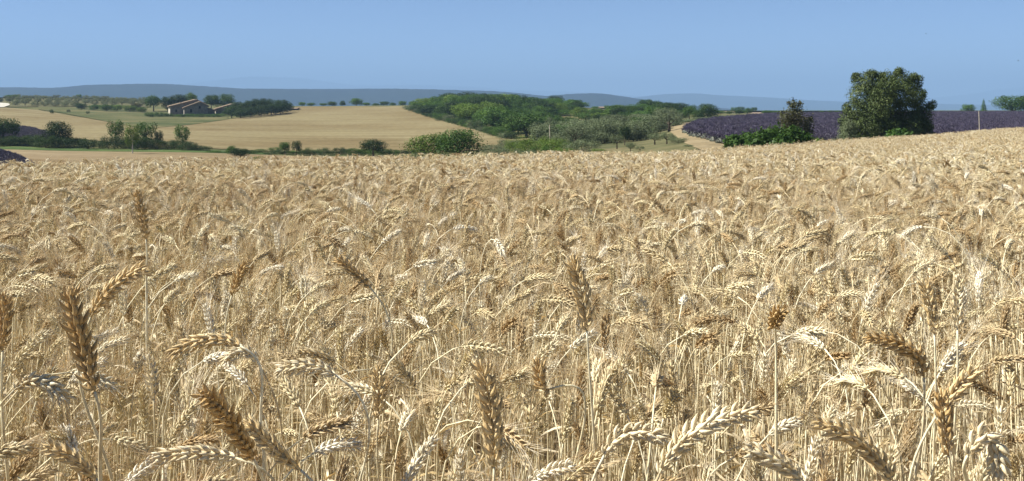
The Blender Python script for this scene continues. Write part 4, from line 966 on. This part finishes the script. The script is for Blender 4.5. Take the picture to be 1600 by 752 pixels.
# farther: clumps of five
def far_d(x, y):
    px = CX + F * x / np.maximum(y, 1); ed = np.interp(px, EPX, EDD)
    return np.where((y < ed) & (np.abs(x) < 1.5 + 0.75 * y), np.interp(y, [5, 10, 20, 45], [92, 84, 60, 44]), 0)
x, y = field_points(far_d, NEAR_D - 0.05, 53, -16, 42, 92)
hs = np.clip(nr.normal(0.97, 0.045, len(x)), 0.84, 1.06)
scatter('wheat_expanse', np.stack([x, y, T(x, y) + 0.01], -1), np.stack([nr.normal(0, 0.03, len(x)), nr.normal(0, 0.03, len(x)), nr.uniform(0, 6.28, len(x))], -1), np.stack([hs, hs, hs], -1), nr.randint(0, len(FARP), len(x)), FARP, label='far part of the ripe wheat field up to its edge', category='wheat')

# ears that stand out in the picture, spikelet by spikelet
SPK_MESH = {}
def spk_mesh(i, tn):
    if (i, tn) not in SPK_MESH: SPK_MESH[(i, tn)] = SPK_HI[i].mesh('spikelet', [M[tn]], True)
    return SPK_MESH[(i, tn)]
def hero(pts, D, tn, awnL, label, seed, phi=None, dD=0.0, stem=None, wid=1.18):
    """pts: three photo points ear base, middle, tip at distance D (tip at D+dD)"""
    rs = random.Random(seed)
    b, m, t = (pix(*p, d) for p, d in zip(pts, (D, D + dD * 0.5, D + dD)))
    c = 2 * m - 0.5 * (b + t); tt = np.linspace(0, 1, 24)[:, None]
    P = (1 - tt) ** 2 * b + 2 * tt * (1 - tt) * c + tt * tt * t
    d0 = unit(P[1] - P[0])
    gx_ = stem[0] if stem else None
    if stem: q = pix(stem[0], stem[1], D + 0.02)
    else: q = b + np.array([0.02 * rs.uniform(-1, 1), 0.03, -0.25])
    low = unit(q - b) * 0.5
    base = q + (q - b) * 0.3; zg = float(T(base[0], base[1])); base = np.array([q[0] + (q[0] - b[0]) * 0.35, q[1] + 0.02, zg])
    up_ = unit(b - q) if stem else np.array([0, 0, 1.0])
    S1 = bezier(q, q + up_ * np.linalg.norm(b - q) * 0.45, b - d0 * np.linalg.norm(b - q) * 0.40, b, 18)
    S = np.concatenate([np.linspace(base, q, 5)[:-1], S1])
    o = link('wheat_stalk', None, label=label, category='wheat', group='wheat stalks that stand out in the foreground'); o.location = base
    mb = MB(); tube(mb, S - base, np.linspace(0.0021, 0.0012, len(S)), 6); link('stem', mb.mesh('stem', [M['stem']], True), o)
    L = float(np.linalg.norm(np.diff(P, axis=0), axis=1).sum()); nsp = max(9, int(round(L / 0.0049)))
    ph = rs.uniform(0, 3.14) if phi is None else phi
    Pl = P - base; mb = MB(); tube(mb, Pl, 0.0010, 5); ear = link('ear', mb.mesh('ear', [M[tn]], True), o)
    aw = MB()
    for og, A, sc, i in ear_frames(Pl, ph, nsp):
        A = A @ rotm('Z', rs.uniform(-0.3, 0.3)) @ rotm('Y', rs.uniform(-0.12, 0.16)) @ rotm('X', rs.uniform(-0.1, 0.1)); sp = link('spikelet', spk_mesh(rs.randrange(6), tn), ear)
        Mx = Matrix.Identity(4)
        for r_ in range(3):
            for c_ in range(3): Mx[r_][c_] = A[r_, c_] * sc * wid
            Mx[r_][3] = og[r_]
        sp.matrix_basis = Mx
        for j in range(4):
            W_ = np.array(awn_path((awnL if j < 2 else 0.009) * rs.uniform(0.25, 1.1) * (0.5 + 0.5 * i / nsp), rs.uniform(5, 30), rs.uniform(-24, 24), rs)); tube(aw, og + W_ @ A.T, [0.00030, 0.00022, 0.00008], 3, cap=False)
    link('awns', aw.mesh('awns', [M['awn']]), ear)
    return o
hero([(148, 612), (124, 525), (108, 448)], 0.90, 'ear_brown', 0.03, 'thick upright brown ear with a tan arching ear behind it', 1, 1.3, stem=(157, 752), wid=1.3)
hero([(142, 496), (180, 445), (236, 419)], 1.12, 'ear_tan', 0.03, 'tan ear arching sideways behind a thick upright brown ear', 2, 0.4)
hero([(228, 374), (222, 336), (212, 296)], 1.75, 'ear_brown', 0.03, 'lone tall brown ear standing clear above the field', 3, 1.5, stem=(229, 440))
hero([(917, 518), (909, 460), (891, 400)], 1.15, 'ear_tan', 0.045, 'tall upright tan ear on a long bare stem with spreading awns', 4, 1.4, stem=(931, 720), wid=1.35)
hero([(772, 730), (768, 650), (750, 562)], 0.86, 'ear_tan', 0.075, 'large upright tan ear with very long awns', 5, 1.45, wid=1.32)
hero([(396, 718), (356, 655), (314, 612)], 0.86, 'ear_brown', 0.02, 'stout dark ear slanting back, beside a long tan slanting ear', 6, 0.6, dD=-0.08, wid=1.35)
hero([(1030, 742), (1090, 672), (1186, 643)], 0.86, 'ear_pale', 0.03, 'big pale ear arching up from the foreground with plump grains', 7, 0.2)
hero([(1396, 752), (1340, 690), (1268, 660)], 0.86, 'ear_tan', 0.03, 'large tan ear slanting down beside a bent drooping ear', 8, 0.4)
hero([(1462, 652), (1492, 612), (1530, 572)], 1.05, 'ear_tan', 0.05, 'golden ear crossing over a shorter brown ear', 9, 0.8)
hero([(1482, 712), (1476, 660), (1470, 606)], 1.02, 'ear_brown', 0.02, 'brown upright ear crossed by a golden slanting one', 10, 1.3)
hero([(1512, 712), (1545, 682), (1566, 752)], 0.84, 'ear_pale', 0.015, 'sharply bent pale ear drooping over its stem', 11, 0.8, stem=(1512, 760))
hero([(1211, 512), (1213, 498), (1224, 484)], 1.15, 'ear_brown', 0.05, 'ear seen end on like a star on a long straight stem', 12, 0.8, dD=-0.06, stem=(1213, 690))
hero([(240, 624), (237, 590), (231, 554)], 1.40, 'ear_pale', 0.02, 'small bleached upright ear behind the brown foreground ears', 13, 1.2)
hero([(375, 541), (318, 532), (262, 560)], 1.10, 'ear_tan', 0.02, 'tan ear nodding over level, above a bleached fuzzy one', 14, 0.2, stem=(412, 690))
hero([(402, 566), (378, 549), (348, 568)], 1.35, 'ear_pale', 0.03, 'short bleached fuzzy ear nodding level', 15, 0.7)
hero([(368, 716), (300, 708), (234, 718)], 0.98, 'ear_pale', 0.045, 'bleached ear lying level beside the stout dark slanting ear', 16, 0.3)
hero([(524, 586), (480, 572), (428, 584)], 1.15, 'ear_pale', 0.02, 'pale slender ear bowed level between thin stems', 17, 0.6)
hero([(1444, 590), (1420, 545), (1348, 528)], 1.10, 'ear_brown', 0.03, 'brown ear bowed over near the golden crossing ear', 18, 0.4)
hero([(944, 712), (985, 676), (1044, 692)], 0.98, 'ear_pale', 0.015, 'pale knobbly ear bowed low beside the big pale arching ear', 19, 0.7)
hero([(591, 655), (592, 614), (588, 570)], 1.25, 'ear_tan', 0.03, 'narrow upright tan ear half sunk among thin stems', 20, 1.5)
hero([(22, 610), (64, 596), (108, 632)], 1.10, 'ear_pale', 0.015, 'pale plump ear bowed beside the thick upright brown ear', 21, 0.2)
hero([(150, 748), (110, 715), (68, 698)], 0.98, 'ear_tan', 0.03, 'tan ear leaning down past the foot of the brown upright ear', 22, 0.5)
hero([(577, 448), (552, 424), (522, 402)], 1.60, 'ear_brown', 0.02, 'dark brown ear slanting above the mid field', 23, 1.2)
hero([(362, 462), (372, 436), (386, 408)], 1.65, 'ear_brown', 0.015, 'small brown ear leaning above the mid field wheat', 24, 1.0)
hero([(4, 548), (6, 502), (8, 456)], 1.10, 'ear_brown', 0.03, 'upright brown ear at the outer end of the foreground', 25, 1.3)
hero([(1460, 522), (1454, 478), (1440, 436)], 1.30, 'ear_tan', 0.03, 'upright tan ear with a paler upright ear beside it', 26, 1.3)
hero([(1496, 514), (1496, 472), (1498, 428)], 1.35, 'ear_pale', 0.03, 'paler upright ear beside an upright tan one', 27, 1.3)
hero([(470, 735), (430, 700), (380, 655)], 0.95, 'ear_tan', 0.03, 'long tan slanting ear beside the stout dark one', 28, 0.3)
hero([(1255, 752), (1215, 722), (1160, 702)], 0.88, 'ear_pale', 0.03, 'pale bristly ear leaning below the big arching ear', 29, 0.6)
hero([(860, 608), (846, 600), (842, 560)], 1.2, 'ear_brown', 0.03, 'short brown ear near the long awned upright ear', 30, 1.1)

# ------------------------------------------------------------------ air
def hz_mat(nt, out):
    v = N_(nt, 'ShaderNodeVolumePrincipled'); v.inputs['Color'].default_value = (0.275, 0.43, 0.68, 1)
    v.inputs['Density'].default_value = 2.6e-4; v.inputs['Anisotropy'].default_value = 0.0
    nt.links.new(v.outputs[0], out.inputs['Volume'])
mb = MB(); box_mb(mb, -17000, 17000, -600, 16500, -150, 350)
link('haze', mb.mesh('haze', [mat('hazy air', hz_mat)]), kind='stuff')
